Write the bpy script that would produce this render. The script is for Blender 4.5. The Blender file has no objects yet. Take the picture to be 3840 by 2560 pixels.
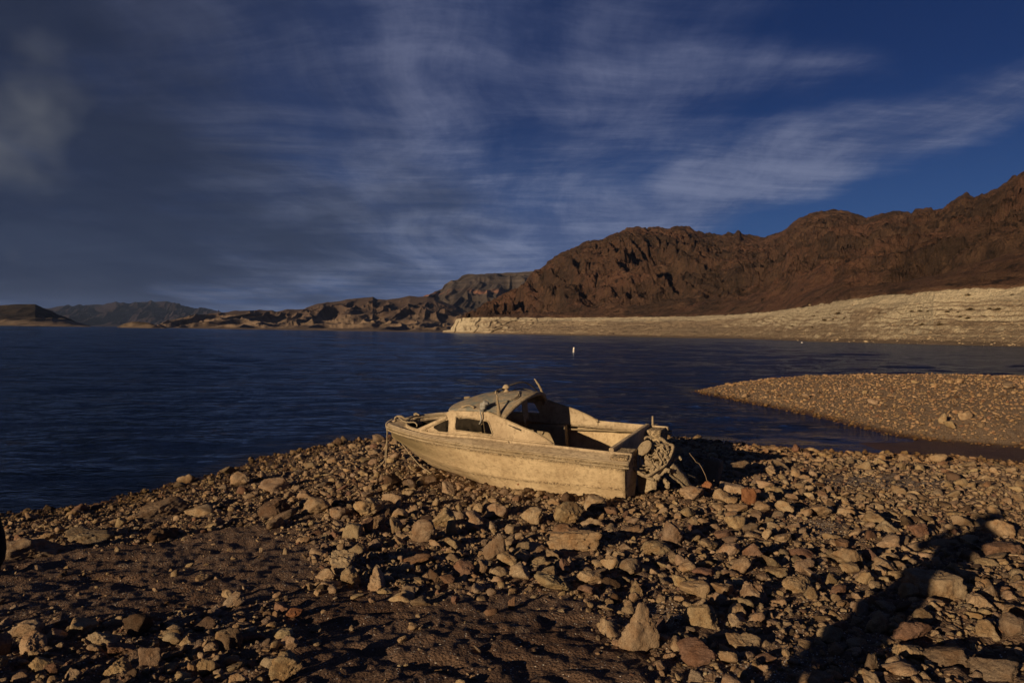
import bpy, bmesh, math, random
import numpy as np
from mathutils import Vector, Matrix

random.seed(7)
RNG = np.random.default_rng(11)
SC = bpy.context.scene
COL = SC.collection
PI = math.pi

# ------------------------------------------------------------------ camera
H = 2.75                      # eye height above the water
FPX = 2560.0                  # focal length in photograph pixels (24 mm on 36 mm)
ROLL = 0.0155
PITCH = math.atan(33 / FPX)
F_ = np.array([0, math.cos(PITCH), -math.sin(PITCH)])
U0 = np.array([0, math.sin(PITCH), math.cos(PITCH)])
R0 = np.array([1.0, 0, 0])
R_ = math.cos(ROLL) * R0 + math.sin(ROLL) * U0
U_ = -math.sin(ROLL) * R0 + math.cos(ROLL) * U0
EYE = np.array([0, 0, H])
cd = bpy.data.cameras.new('camera')
cd.lens = 24.0
cd.sensor_width = 36.0
cd.clip_start = 0.05
cd.clip_end = 60000
cam = bpy.data.objects.new('camera', cd)
COL.objects.link(cam)
M = Matrix.Identity(4)
for i in range(3):
    M[i][0] = R_[i]; M[i][1] = U_[i]; M[i][2] = -F_[i]; M[i][3] = EYE[i]
cam.matrix_world = M
SC.camera = cam

# ------------------------------------------------------------------ sun, exposure
SUN_EL = math.radians(11.8)
SUN_AZ = math.radians(222.5)      # clockwise from +Y; the sun is behind and left of the camera
to_sun = Vector((math.sin(SUN_AZ) * math.cos(SUN_EL), math.cos(SUN_AZ) * math.cos(SUN_EL), math.sin(SUN_EL)))
sl = bpy.data.lights.new('sun', 'SUN')
sl.energy = 5.0
sl.angle = math.radians(0.5)
sl.color = (1.0, 0.75, 0.46)
so = bpy.data.objects.new('sun', sl)
so.rotation_euler = to_sun.to_track_quat('Z', 'Y').to_euler()
COL.objects.link(so)
SC.view_settings.view_transform = 'Standard'
SC.view_settings.look = 'None'
SC.view_settings.exposure = 0.0
SC.view_settings.gamma = 1.0
SC.view_settings.use_curve_mapping = False


# ------------------------------------------------------------------ node helper
class NT:
    def __init__(s, tree):
        s.t = tree; s.n = tree.nodes; s.l = tree.links

    def add(s, typ, **kw):
        nd = s.n.new(typ)
        ins = kw.pop('ins', {})
        for k, v in kw.items():
            setattr(nd, k, v)
        for k, v in ins.items():
            s.put(nd, k, v)
        return nd

    def put(s, nd, k, v):
        sock = nd.inputs[k]
        if isinstance(v, bpy.types.NodeSocket):
            s.l.new(v, sock)
        else:
            sock.default_value = v

    def math(s, op, a, b=0.0, c=None, clamp=False):
        nd = s.add('ShaderNodeMath', operation=op, use_clamp=clamp)
        s.put(nd, 0, a); s.put(nd, 1, b)
        if c is not None:
            s.put(nd, 2, c)
        return nd.outputs[0]

    def vmath(s, op, a, b=None):
        nd = s.add('ShaderNodeVectorMath', operation=op)
        s.put(nd, 0, a)
        if b is not None:
            s.put(nd, 1, b)
        return nd.outputs[0] if op not in ('DOT_PRODUCT', 'LENGTH') else nd.outputs['Value']

    def noise(s, vec, scale, detail=4, rough=0.55, dist=0.0, lac=2.0):
        nd = s.add('ShaderNodeTexNoise', ins={'Scale': scale, 'Detail': detail, 'Roughness': rough,
                                               'Distortion': dist, 'Lacunarity': lac})
        if vec is not None:
            s.put(nd, 'Vector', vec)
        return nd.outputs['Fac']

    def ramp(s, fac, a, b, smooth=True):
        nd = s.add('ShaderNodeMapRange', interpolation_type='SMOOTHSTEP' if smooth else 'LINEAR',
                   ins={'From Min': a, 'From Max': b})
        s.put(nd, 'Value', fac)
        return nd.outputs['Result']

    def mix(s, fac, a, b, mode='MIX'):
        nd = s.add('ShaderNodeMix', data_type='RGBA', blend_type=mode)
        s.put(nd, 0, fac); s.put(nd, 6, a); s.put(nd, 7, b)
        return nd.outputs[2]

    def mapping(s, vec, scale=(1, 1, 1), rot=(0, 0, 0), loc=(0, 0, 0)):
        nd = s.add('ShaderNodeMapping', ins={'Scale': scale, 'Rotation': rot, 'Location': loc})
        s.put(nd, 'Vector', vec)
        return nd.outputs[0]

    def bump(s, h, strength, dist, normal=None):
        nd = s.add('ShaderNodeBump', ins={'Strength': strength, 'Distance': dist})
        s.put(nd, 'Height', h)
        if normal is not None:
            s.put(nd, 'Normal', normal)
        return nd.outputs[0]


def rgb(r, g, b):
    return (r, g, b, 1.0)


# ------------------------------------------------------------------ world: sky and thin cloud
SKY_K = 0.1
world = bpy.data.worlds.new('World')
SC.world = world
world.use_nodes = True
w = NT(world.node_tree)
w.n.clear()
tc = w.add('ShaderNodeTexCoord')
gen = tc.outputs['Generated']
sky = w.add('ShaderNodeTexSky', sky_type='NISHITA', sun_disc=False, sun_elevation=SUN_EL,
            sun_rotation=SUN_AZ, altitude=400.0, air_density=1.0, dust_density=0.6, ozone_density=3.0)
sky_col = w.mix(1.0, sky.outputs[0], rgb(0.080, 0.125, 0.265), 'MULTIPLY')
sep = w.add('ShaderNodeSeparateXYZ'); w.put(sep, 0, gen)
sky_col = w.mix(w.math('MULTIPLY', w.ramp(sep.outputs[2], 0.34, -0.02), 0.80), sky_col, rgb(0.40, 1.02, 2.65))
zc = w.math('MAXIMUM', sep.outputs[2], 0.0)
zz = w.math('ADD', zc, 0.105)
px = w.math('DIVIDE', sep.outputs[0], zz)
py = w.math('DIVIDE', sep.outputs[1], zz)
comb = w.add('ShaderNodeCombineXYZ'); w.put(comb, 0, px); w.put(comb, 1, py)
P = comb.outputs[0]
az = w.math('ARCTAN2', sep.outputs[0], sep.outputs[1])


def warp(vec, scale, amount, detail=2.0):
    nz = w.add('ShaderNodeTexNoise', ins={'Vector': vec, 'Scale': scale, 'Detail': detail}).outputs['Color']
    c = w.vmath('SUBTRACT', nz, (0.5, 0.5, 0.5))
    s = w.add('ShaderNodeVectorMath', operation='SCALE'); w.put(s, 0, c); s.inputs['Scale'].default_value = amount
    return w.vmath('ADD', vec, s.outputs[0])


Pa = warp(P, 0.45, 1.0)
Pb = warp(Pa, 1.5, 0.30, 5.0)
Pc = warp(Pa, 0.9, 0.22, 1.5)
band = w.noise(w.mapping(Pa, (0.50, 0.115, 1), (0, 0, 0.10), (3.1, 0.4, 0)), 1.0, 4, 0.5)
veil = w.noise(w.mapping(Pb, (0.60, 0.36, 1), (0, 0, 0.3), (7.7, 1.2, 0)), 1.0, 6, 0.58)
puff = w.noise(w.mapping(Pb, (1.30, 1.05, 1), (0, 0, 0.4), (2.7, 9.2, 0)), 1.0, 9, 0.64, 0.2)
fib = w.noise(w.mapping(Pc, (2.3, 0.50, 1), (0, 0, 0.34), (1.7, 5.2, 0)), 1.0, 8, 0.66, 0.15)
crs = w.noise(w.mapping(Pc, (0.80, 3.4, 1), (0, 0, -0.18), (4.3, 2.2, 0)), 1.0, 9, 0.66, 0.15)
side = w.ramp(az, 0.66, -0.50, False)
tex = w.math('ADD', w.math('MULTIPLY', fib, 0.30), w.math('ADD', w.math('MULTIPLY', crs, 0.34), w.math('MULTIPLY', puff, 0.36)))
# thin high cloud: broken bands on the right, closing to a deck on the left
cov = w.math('ADD', w.math('MULTIPLY', band, 0.75), w.math('ADD', w.math('MULTIPLY', veil, 0.80), w.math('MULTIPLY', tex, 0.95)))
cov = w.math('ADD', cov, w.math('MULTIPLY', w.math('SUBTRACT', side, 0.5), 0.80))
# two long streamers that climb to the right, and a small high patch


def streak(a, b, wid_, lo):
    """soft band along the great circle through two view directions"""
    a = Vector(a).normalized(); b = Vector(b).normalized()
    n = a.cross(b).normalized(); mid = (a + b).normalized()
    d = w.vmath('DOT_PRODUCT', Dw, tuple(n))
    e = w.math('SUBTRACT', 1.0, w.ramp(w.math('ABSOLUTE', d), 0.0, wid_))
    return w.math('MULTIPLY', e, w.ramp(w.vmath('DOT_PRODUCT', gen, tuple(mid)), lo, lo + 0.06))


Dw = warp(gen, 5.0, 0.085, 5.0)


def vdir(x, y):
    d = F_ + R_ * ((x - 1920) / FPX) - U_ * ((y - 1280) / FPX)
    return tuple(float(v) for v in d)


s1 = streak(vdir(2200, 900), vdir(3600, 400), 0.075, 0.84)
s2 = streak(vdir(2480, 300), vdir(3020, 270), 0.05, 0.965)
s3 = streak(vdir(1000, 780), vdir(1900, 950), 0.055, 0.90)
stk = w.math('MAXIMUM', w.math('MAXIMUM', s1, s2), s3)
cov = w.math('ADD', cov, w.math('MULTIPLY', stk, w.math('MULTIPLY', tex, 1.05)))
mask = w.math('MULTIPLY', w.ramp(cov, 1.06, 1.55), w.ramp(sep.outputs[2], -0.05, 0.05))
deck = w.ramp(w.math('ADD', side, w.math('MULTIPLY', w.math('SUBTRACT', veil, 0.5), 0.9)), 0.58, 1.0)
hi_c = w.mix(w.ramp(tex, 0.42, 0.62), rgb(0.46, 0.70, 1.50), rgb(1.42, 1.68, 2.55))
lo_c = w.mix(w.ramp(w.math('ADD', w.math('MULTIPLY', veil, .6), w.math('MULTIPLY', tex, .4)), 0.38, 0.66), rgb(0.165, 0.235, 0.49), rgb(0.32, 0.43, 0.77))
hi_c = w.mix(1.0, hi_c, w.mix(w.ramp(sep.outputs[2], 0.36, 0.06), rgb(0.95, 0.93, 1.02), rgb(1.36, 1.36, 1.36)), 'MULTIPLY')
ccol = w.mix(deck, hi_c, lo_c)
# the place where the low sun gets into the deck on the left
gd = Vector(vdir(225, 540)).normalized()
gdot = w.vmath('DOT_PRODUCT', warp(gen, 3.5, 0.06, 4.0), (gd.x, gd.y, gd.z))
glow = w.math('MULTIPLY', w.ramp(gdot, 0.9945, 1.0015), w.ramp(tex, 0.05, 0.60))
ccol = w.mix(w.math('MULTIPLY', glow, 0.9), ccol, rgb(0.95, 1.02, 1.22))
out_col = w.mix(w.math('MULTIPLY', mask, 0.90), sky_col, ccol)
bg = w.add('ShaderNodeBackground', ins={'Color': out_col, 'Strength': SKY_K})
wo = w.add('ShaderNodeOutputWorld')
w.l.new(bg.outputs[0], wo.inputs[0])


# ------------------------------------------------------------------ numpy noise
def _hash(ix, iy, iz, seed):
    h = (ix.astype(np.uint32) * np.uint32(374761393) + iy.astype(np.uint32) * np.uint32(668265263)
         + iz.astype(np.uint32) * np.uint32(2147483647 - 1000003 * 7) + np.uint32((seed * 1274126177) & 0xffffffff))
    h = (h ^ (h >> np.uint32(13))) * np.uint32(1274126177)
    h = h ^ (h >> np.uint32(16))
    return (h & np.uint32(0xffffff)).astype(np.float64) / float(0xffffff)


def vnoise(p, seed=0):
    p = np.asarray(p, float)
    i = np.floor(p).astype(np.int64)
    f = p - i
    u = f * f * f * (f * (f * 6 - 15) + 10)
    i = i.astype(np.int32).view(np.uint32) if False else (i & 0xffffffff)
    x, y, z = i[:, 0], i[:, 1], i[:, 2]
    r = 0
    for dx in (0, 1):
        wx = u[:, 0] if dx else 1 - u[:, 0]
        for dy in (0, 1):
            wy = u[:, 1] if dy else 1 - u[:, 1]
            for dz in (0, 1):
                wz = u[:, 2] if dz else 1 - u[:, 2]
                r = r + wx * wy * wz * _hash((x + dx) & 0xffffffff, (y + dy) & 0xffffffff, (z + dz) & 0xffffffff, seed)
    return r * 2 - 1


def fbm(p, octs=5, seed=0, gain=0.5, lac=2.03):
    p = np.asarray(p, float)
    a = 1.0; r = 0; q = p.copy()
    for o in range(octs):
        r = r + a * vnoise(q, seed + o * 17)
        q = q * lac + 13.7
        a *= gain
    return r


def ridged(p, octs=5, seed=0, gain=0.55, lac=2.05):
    p = np.asarray(p, float)
    a = 1.0; r = 0; q = p.copy(); prev = 1.0
    for o in range(octs):
        n = 1 - np.abs(vnoise(q, seed + o * 31))
        n = n * n * prev
        r = r + a * n
        prev = np.clip(n * 1.6, 0, 1)
        q = q * lac + 7.1
        a *= gain
    return r


def sstep(x, a, b):
    t = np.clip((x - a) / (b - a), 0, 1)
    return t * t * (3 - 2 * t)


def pix_ray(px, py):
    return F_ + R_ * ((px - 1920) / FPX) - U_ * ((py - 1280) / FPX)


def project(Pw):
    d = np.asarray(Pw, float) - EYE
    z = d @ F_
    return 1920 + FPX * (d @ R_) / z, 1280 - FPX * (d @ U_) / z, z


def water_pt(px, py):
    d = pix_ray(px, py)
    return (EYE + d * (H / -d[2]))[:2]


# ------------------------------------------------------------------ object helpers
def link(name, me, parent=None, mat=None):
    o = bpy.data.objects.new(name, me)
    COL.objects.link(o)
    if parent is not None:
        o.parent = parent
    if mat is not None and me is not None and len(me.materials) == 0:
        me.materials.append(mat)
    return o


def tag(o, label=None, cat=None, group=None, kind=None):
    if label: o['label'] = label
    if cat: o['category'] = cat
    if group: o['group'] = group
    if kind: o['kind'] = kind
    return o


def thing(name, loc, label, cat, group=None):
    o = bpy.data.objects.new(name, None)
    o.empty_display_size = 0.2
    o.location = loc
    COL.objects.link(o)
    return tag(o, label, cat, group)


def mesh_np(name, V, faces, smooth=True, smooth_arr=None):
    """V (n,3); faces list of arrays (m,k), k = 3 or 4"""
    me = bpy.data.meshes.new(name)
    if not isinstance(faces, (list, tuple)):
        faces = [faces]
    faces = [np.asarray(f, np.int32) for f in faces if len(f)]
    nl = sum(f.size for f in faces); nf = sum(len(f) for f in faces)
    me.vertices.add(len(V)); me.loops.add(nl); me.polygons.add(nf)
    me.vertices.foreach_set('co', np.asarray(V, np.float32).ravel())
    me.loops.foreach_set('vertex_index', np.concatenate([f.ravel() for f in faces]))
    tot = np.concatenate([np.full(len(f), f.shape[1], np.int32) for f in faces])
    st = np.concatenate([[0], np.cumsum(tot)[:-1]]).astype(np.int32)
    me.polygons.foreach_set('loop_start', st)
    me.polygons.foreach_set('loop_total', tot)
    me.polygons.foreach_set('use_smooth', np.full(nf, smooth, bool) if smooth_arr is None else smooth_arr)
    me.update(calc_edges=True)
    return me


def grid_faces(nu, nv, wrap_u=False):
    iu = np.arange(nu if wrap_u else nu - 1)
    iv = np.arange(nv - 1)
    a, b = np.meshgrid(iu, iv, indexing='ij')
    a = a.ravel(); b = b.ravel(); a2 = (a + 1) % nu
    return np.stack([a * nv + b, a2 * nv + b, a2 * nv + b + 1, a * nv + b + 1], 1)


def set_attr(me, name, vals, typ='FLOAT'):
    at = me.attributes.new(name, typ, 'POINT')
    if typ == 'FLOAT':
        at.data.foreach_set('value', np.asarray(vals, np.float32).ravel())
    else:
        v = np.asarray(vals, np.float32)
        if v.shape[1] == 3:
            v = np.concatenate([v, np.ones((len(v), 1), np.float32)], 1)
        at.data.foreach_set('color', v.ravel())


def tube_mesh(name, pts, rad, seg=8, closed=False, res=0, jitter=0.0):
    """tube along points, radius scalar or list; catmull-rom refined with res subdivisions"""
    P = [np.array(p, float) for p in pts]
    rr = list(rad) if hasattr(rad, '__len__') else [rad] * len(P)
    if res:
        Q = []; qr = []
        n = len(P)
        rng = range(n if closed else n - 1)
        for i in rng:
            p0 = P[i - 1] if (i > 0 or closed) else P[i]
            p1 = P[i]; p2 = P[(i + 1) % n]
            p3 = P[(i + 2) % n] if (i + 2 < n or closed) else p2
            for k in range(res):
                t = k / res
                Q.append(0.5 * ((2 * p1) + (-p0 + p2) * t + (2 * p0 - 5 * p1 + 4 * p2 - p3) * t * t + (-p0 + 3 * p1 - 3 * p2 + p3) * t ** 3))
                qr.append(rr[i] * (1 - t) + rr[(i + 1) % n] * t)
        if not closed:
            Q.append(P[-1]); qr.append(rr[-1])
        P, rr = Q, qr
    n = len(P)
    P = np.array(P)
    if jitter:
        P = P + RNG.normal(0, jitter, P.shape)
    V = []
    up = np.array([0, 0, 1.0])
    prev = None
    for i in range(n):
        a = P[i - 1] if (i > 0 or closed) else P[i]
        b = P[(i + 1) % n] if (i < n - 1 or closed) else P[i]
        t = b - a; t = t / (np.linalg.norm(t) + 1e-9)
        if prev is None:
            s = np.cross(t, up)
            if np.linalg.norm(s) < 0.1:
                s = np.cross(t, np.array([1.0, 0, 0]))
        else:
            s = prev - t * (prev @ t)
        s = s / (np.linalg.norm(s) + 1e-9); prev = s
        q = np.cross(t, s)
        for k in range(seg):
            an = 2 * PI * k / seg
            V.append(P[i] + rr[i] * (math.cos(an) * s + math.sin(an) * q))
    V = np.array(V)
    fs = []
    for i in range(n if closed else n - 1):
        j = (i + 1) % n
        for k in range(seg):
            k2 = (k + 1) % seg
            fs.append((i * seg + k, i * seg + k2, j * seg + k2, j * seg + k))
    me = bpy.data.meshes.new(name)
    fl = [tuple(f) for f in fs]
    if not closed:
        fl.append(tuple(range(seg))[::-1]); fl.append(tuple((n - 1) * seg + k for k in range(seg)))
    me.from_pydata(V.tolist(), [], fl)
    for p in me.polygons:
        p.use_smooth = True
    me.update()
    return me


def join_meshes(name, mes):
    V = []; Fc = []; off = 0; sm = []
    for m in mes:
        V += [tuple(v.co) for v in m.vertices]
        for p in m.polygons:
            Fc.append([off + i for i in p.vertices]); sm.append(p.use_smooth)
        off += len(m.vertices)
        bpy.data.meshes.remove(m)
    me = bpy.data.meshes.new(name)
    me.from_pydata(V, [], Fc)
    me.polygons.foreach_set('use_smooth', sm)
    me.update()
    return me


def box_mesh(name, c, s, rot=None, bev=0.01, seg=2):
    bm = bmesh.new()
    bmesh.ops.create_cube(bm, size=1.0)
    for v in bm.verts:
        v.co = Vector((v.co.x * s[0], v.co.y * s[1], v.co.z * s[2]))
    if bev:
        bmesh.ops.bevel(bm, geom=bm.edges[:], offset=bev, segments=seg, affect='EDGES', profile=0.5)
    mt = Matrix.Translation(c) @ (rot.to_4x4() if rot is not None else Matrix.Identity(4))
    bm.transform(mt)
    me = bpy.data.meshes.new(name)
    bm.to_mesh(me); bm.free()
    return me


# ------------------------------------------------------------------ materials
def new_mat(name):
    m = bpy.data.materials.new(name)
    m.use_nodes = True
    t = NT(m.node_tree)
    t.n.clear()
    out = t.add('ShaderNodeOutputMaterial')
    bs = t.add('ShaderNodeBsdfPrincipled', ins={'Roughness': 0.9})
    bs.inputs['Specular IOR Level'].default_value = 0.2
    t.l.new(bs.outputs[0], out.inputs[0])
    return m, t, bs


def mat_rock():
    m, t, bs = new_mat('rock')
    tcn = t.add('ShaderNodeTexCoord'); ob = tcn.outputs['Object']
    geo = t.add('ShaderNodeNewGeometry')
    pos = geo.outputs['Position']
    at = t.add('ShaderNodeAttribute', attribute_name='tint')
    big = t.noise(pos, 9.0, 4, 0.6)
    mid = t.noise(pos, 38.0, 6, 0.72)
    fine = t.noise(pos, 150.0, 3, 0.7)
    c = t.mix(t.ramp(big, 0.35, 0.68), at.outputs['Color'], t.mix(1.0, at.outputs['Color'], rgb(0.72, 0.60, 0.50), 'MULTIPLY'))
    c = t.mix(t.math('MULTIPLY', t.ramp(mid, 0.50, 0.72), 0.65), c, t.mix(1.0, at.outputs['Color'], rgb(1.45, 1.45, 1.4), 'MULTIPLY'))
    c = t.mix(t.math('MULTIPLY', t.ramp(fine, 0.52, 0.34), 0.75), c, t.mix(1.0, at.outputs['Color'], rgb(0.45, 0.40, 0.36), 'MULTIPLY'))
    sp = t.add('ShaderNodeSeparateXYZ'); t.put(sp, 0, pos)
    wet = t.ramp(t.math('ADD', sp.outputs[2], t.math('MULTIPLY', big, 0.12)), 0.25, 0.09)
    c = t.mix(wet, c, t.mix(1.0, c, rgb(0.42, 0.36, 0.26), 'MULTIPLY'))
    t.put(bs, 'Base Color', c)
    t.put(bs, 'Roughness', t.math('SUBTRACT', 0.95, t.math('MULTIPLY', wet, 0.4)))
    hgt = t.math('ADD', t.math('MULTIPLY', mid, 1.0), t.math('MULTIPLY', fine, 0.45))
    t.put(bs, 'Normal', t.bump(hgt, 0.9, 0.022))
    return m


def mat_ground():
    m, t, bs = new_mat('shore_ground')
    geo = t.add('ShaderNodeNewGeometry'); pos = geo.outputs['Position']
    sh = t.add('ShaderNodeAttribute', attribute_name='shell').outputs['Fac']
    gv = t.add('ShaderNodeAttribute', attribute_name='gravel').outputs['Fac']
    big = t.noise(pos, 0.9, 5, 0.6)
    mid = t.noise(pos, 5.0, 6, 0.65)
    fine = t.noise(pos, 60.0, 4, 0.7)
    c = t.mix(t.ramp(big, 0.38, 0.62), rgb(0.115, 0.066, 0.043), rgb(0.165, 0.106, 0.074))
    c = t.mix(t.math('MULTIPLY', t.ramp(mid, 0.52, 0.75), 0.6), c, rgb(0.22, 0.17, 0.135))
    c = t.mix(t.math('MULTIPLY', t.ramp(fine, 0.50, 0.30), 0.6), c, rgb(0.065, 0.042, 0.03))
    peb = t.add('ShaderNodeTexVoronoi', ins={'Vector': pos, 'Scale': 55.0, 'Randomness': 1.0})
    pebc = t.add('ShaderNodeSeparateColor'); t.put(pebc, 0, peb.outputs['Color'])
    cg = t.mix(pebc.outputs[0], rgb(0.12, 0.080, 0.052), rgb(0.38, 0.275, 0.18))
    c = t.mix(t.math('MULTIPLY', gv, 0.75), c, cg)
    # white shell fragments
    vo = t.add('ShaderNodeTexVoronoi', ins={'Vector': pos, 'Scale': 85.0, 'Randomness': 1.0})
    vc = t.add('ShaderNodeSeparateColor'); t.put(vc, 0, vo.outputs['Color'])
    lim = t.math('SUBTRACT', 0.955, t.math('MULTIPLY', sh, 0.60))
    lim = t.math('SUBTRACT', lim, t.math('MULTIPLY', t.ramp(mid, 0.45, 0.75), 0.06))
    sel = t.math('MULTIPLY', t.math('GREATER_THAN', vc.outputs[0], lim), t.math('LESS_THAN', vo.outputs['Distance'], 0.42))
    c = t.mix(sel, c, t.mix(vc.outputs[1], rgb(0.40, 0.34, 0.27), rgb(0.78, 0.74, 0.66)))
    sp = t.add('ShaderNodeSeparateXYZ'); t.put(sp, 0, pos)
    wet = t.ramp(t.math('ADD', sp.outputs[2], t.math('MULTIPLY', mid, 0.08)), 0.16, 0.05)
    c = t.mix(wet, c, t.mix(1.0, c, rgb(0.38, 0.30, 0.22), 'MULTIPLY'))
    t.put(bs, 'Base Color', c)
    t.put(bs, 'Roughness', t.math('SUBTRACT', 0.95, t.math('MULTIPLY', wet, 0.5)))
    hgt = t.math('ADD', t.math('MULTIPLY', fine, 0.6), t.math('MULTIPLY', t.math('SUBTRACT', 0.7, peb.outputs['Distance']), 0.5))
    n = t.bump(hgt, 1.0, 0.03)
    t.put(bs, 'Normal', t.bump(mid, 0.7, 0.06, n))
    return m


def mat_water():
    m = bpy.data.materials.new('lake_water')
    m.use_nodes = True
    t = NT(m.node_tree); t.n.clear()
    out = t.add('ShaderNodeOutputMaterial')
    geo = t.add('ShaderNodeNewGeometry'); pos = geo.outputs['Position']
    dep = t.add('ShaderNodeAttribute', attribute_name='depth').outputs['Fac']
    calm = t.add('ShaderNodeAttribute', attribute_name='calm').outputs['Fac']
    a = t.noise(t.mapping(pos, (1.0, 1.9, 1), (0, 0, 0.25)), 2.6, 4, 0.6, 0.3)
    b = t.noise(t.mapping(pos, (0.55, 1.25, 1), (0, 0, -0.2)), 0.62, 4, 0.55, 0.4)
    l = t.noise(t.mapping(pos, (0.25, 1.0, 1), (0, 0, 0.05)), 0.09, 3, 0.5)
    fac = t.math('SUBTRACT', 1.0, t.math('MULTIPLY', calm, 0.85))
    n1 = t.bump(b, 1.0, 0.40)
    t.put(n1.node, 'Strength', t.math('MULTIPLY', fac, 0.9))
    n2 = t.bump(a, 1.0, 0.10, n1)
    t.put(n2.node, 'Strength', t.math('MULTIPLY', fac, 0.9))
    fr = t.add('ShaderNodeFresnel', ins={'IOR': 1.333, 'Normal': n2})
    gl = t.add('ShaderNodeBsdfGlossy', ins={'Color': rgb(0.66, 0.78, 0.95), 'Roughness': 0.07, 'Normal': n2})
    df = t.add('ShaderNodeBsdfDiffuse', ins={'Color': rgb(0.004, 0.008, 0.019), 'Normal': n2})
    tr = t.add('ShaderNodeBsdfTransparent', ins={'Color': rgb(0.62, 0.55, 0.46)})
    op = t.math('SUBTRACT', 1.0, t.math('EXPONENT', t.math('MULTIPLY', dep, -3.2)))
    body = t.add('ShaderNodeMixShader'); t.put(body, 0, op)
    t.l.new(tr.outputs[0], body.inputs[1]); t.l.new(df.outputs[0], body.inputs[2])
    mx = t.add('ShaderNodeMixShader'); t.put(mx, 0, fr.outputs[0])
    t.l.new(body.outputs[0], mx.inputs[1]); t.l.new(gl.outputs[0], mx.inputs[2])
    t.l.new(mx.outputs[0], out.inputs[0])
    return m


def mat_mountain():
    m, t, bs = new_mat('mountain_rock')
    geo = t.add('ShaderNodeNewGeometry'); pos = geo.outputs['Position']
    sp = t.add('ShaderNodeSeparateXYZ'); t.put(sp, 0, pos)
    z = sp.outputs[2]
    nz = t.add('ShaderNodeSeparateXYZ'); t.put(nz, 0, geo.outputs['Normal'])
    flow = t.add('ShaderNodeAttribute', attribute_name='flow').outputs['Vector']
    big = t.noise(pos, 0.006, 5, 0.6)
    mid = t.noise(pos, 0.035, 6, 0.65)
    fine = t.noise(pos, 0.30, 6, 0.78)
    streak = t.noise(t.mapping(flow, (1, 1, 1)), 1.0, 5, 0.65, 0.4)
    c = t.mix(t.ramp(big, 0.40, 0.58), rgb(0.058, 0.034, 0.023), rgb(0.108, 0.056, 0.036))
    c = t.mix(t.math('MULTIPLY', t.ramp(t.noise(pos, 0.0035, 4, 0.6), 0.52, 0.62), 0.7), c, rgb(0.150, 0.072, 0.047))
    c = t.mix(t.math('MULTIPLY', t.ramp(streak, 0.49, 0.66), 0.8), c, rgb(0.150, 0.084, 0.053))
    c = t.mix(t.math('MULTIPLY', t.ramp(mid, 0.52, 0.34), 0.8), c, rgb(0.034, 0.020, 0.014))
    c = t.mix(t.math('MULTIPLY', t.ramp(fine, 0.56, 0.74), 0.6), c, rgb(0.17, 0.105, 0.066))
    c = t.mix(t.math('MULTIPLY', t.ramp(fine, 0.45, 0.28), 0.75), c, rgb(0.012, 0.008, 0.006))
    spk = t.noise(pos, 0.060, 6, 0.75)
    c = t.mix(t.math('MULTIPLY', t.ramp(spk, 0.54, 0.66), 0.65), c, rgb(0.165, 0.095, 0.058))
    c = t.mix(t.math('MULTIPLY', t.ramp(spk, 0.46, 0.36), 0.9), c, rgb(0.012, 0.008, 0.006))
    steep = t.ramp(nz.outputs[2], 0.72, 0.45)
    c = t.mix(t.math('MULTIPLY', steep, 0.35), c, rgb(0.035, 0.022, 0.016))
    # mineral ring left by the falling lake
    ringn = t.noise(pos, 0.05, 4, 0.6)
    zr = t.math('ADD', z, t.math('MULTIPLY', t.math('SUBTRACT', ringn, 0.5), 7.0))
    zs = t.math('ADD', z, t.math('MULTIPLY', t.math('SUBTRACT', mid, 0.5), 2.0))
    strat = t.noise(t.mapping(pos, (0.004, 0.004, 1.6)), 1.0, 4, 0.7)
    stone = t.noise(pos, 0.9, 5, 0.75)
    r_hi = t.mix(t.ramp(stone, 0.36, 0.60), rgb(0.54, 0.44, 0.30), rgb(0.76, 0.65, 0.47))
    r_lo = t.mix(t.ramp(stone, 0.40, 0.66), rgb(0.30, 0.215, 0.142), rgb(0.47, 0.36, 0.245))
    lowf = t.ramp(t.math('ADD', zs, t.math('MULTIPLY', t.math('SUBTRACT', ringn, 0.5), 14.0)), 30.0, 24.0)
    lowf = t.math('MULTIPLY', lowf, t.ramp(nz.outputs[2], 0.55, 0.85))
    cl = t.mix(lowf, r_hi, r_lo)
    cl = t.mix(t.math('MULTIPLY', t.ramp(strat, 0.50, 0.64), 0.6), cl, rgb(0.56, 0.46, 0.32))
    cl = t.mix(t.math('MULTIPLY', t.ramp(strat, 0.47, 0.36), 0.55), cl, rgb(0.19, 0.13, 0.085))
    beach = t.ramp(zs, 3.6, 1.2)
    cl = t.mix(beach, cl, t.mix(strat, rgb(0.20, 0.145, 0.10), rgb(0.29, 0.21, 0.145)))
    cl = t.mix(t.math('MULTIPLY', t.ramp(fine, 0.46, 0.30), 0.45), cl, rgb(0.13, 0.095, 0.055))
    ring = t.ramp(zr, 35.6, 34.0)
    # a thin warm seam just above the ring
    seam = t.math('MULTIPLY', t.ramp(zr, 40.0, 36.0), t.ramp(mid, 0.44, 0.58))
    c = t.mix(t.math('MULTIPLY', seam, 0.7), c, rgb(0.20, 0.115, 0.07))
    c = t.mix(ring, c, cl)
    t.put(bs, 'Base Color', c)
    hgt = t.math('ADD', t.math('MULTIPLY', mid, 6.0), t.math('ADD', t.math('MULTIPLY', fine, 1.6), t.math('MULTIPLY', spk, 4.0)))
    n = t.bump(hgt, 1.0, 3.0)
    n = t.bump(stone, 1.0, 0.5, n)
    t.put(bs, 'Normal', n)
    return m


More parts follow.
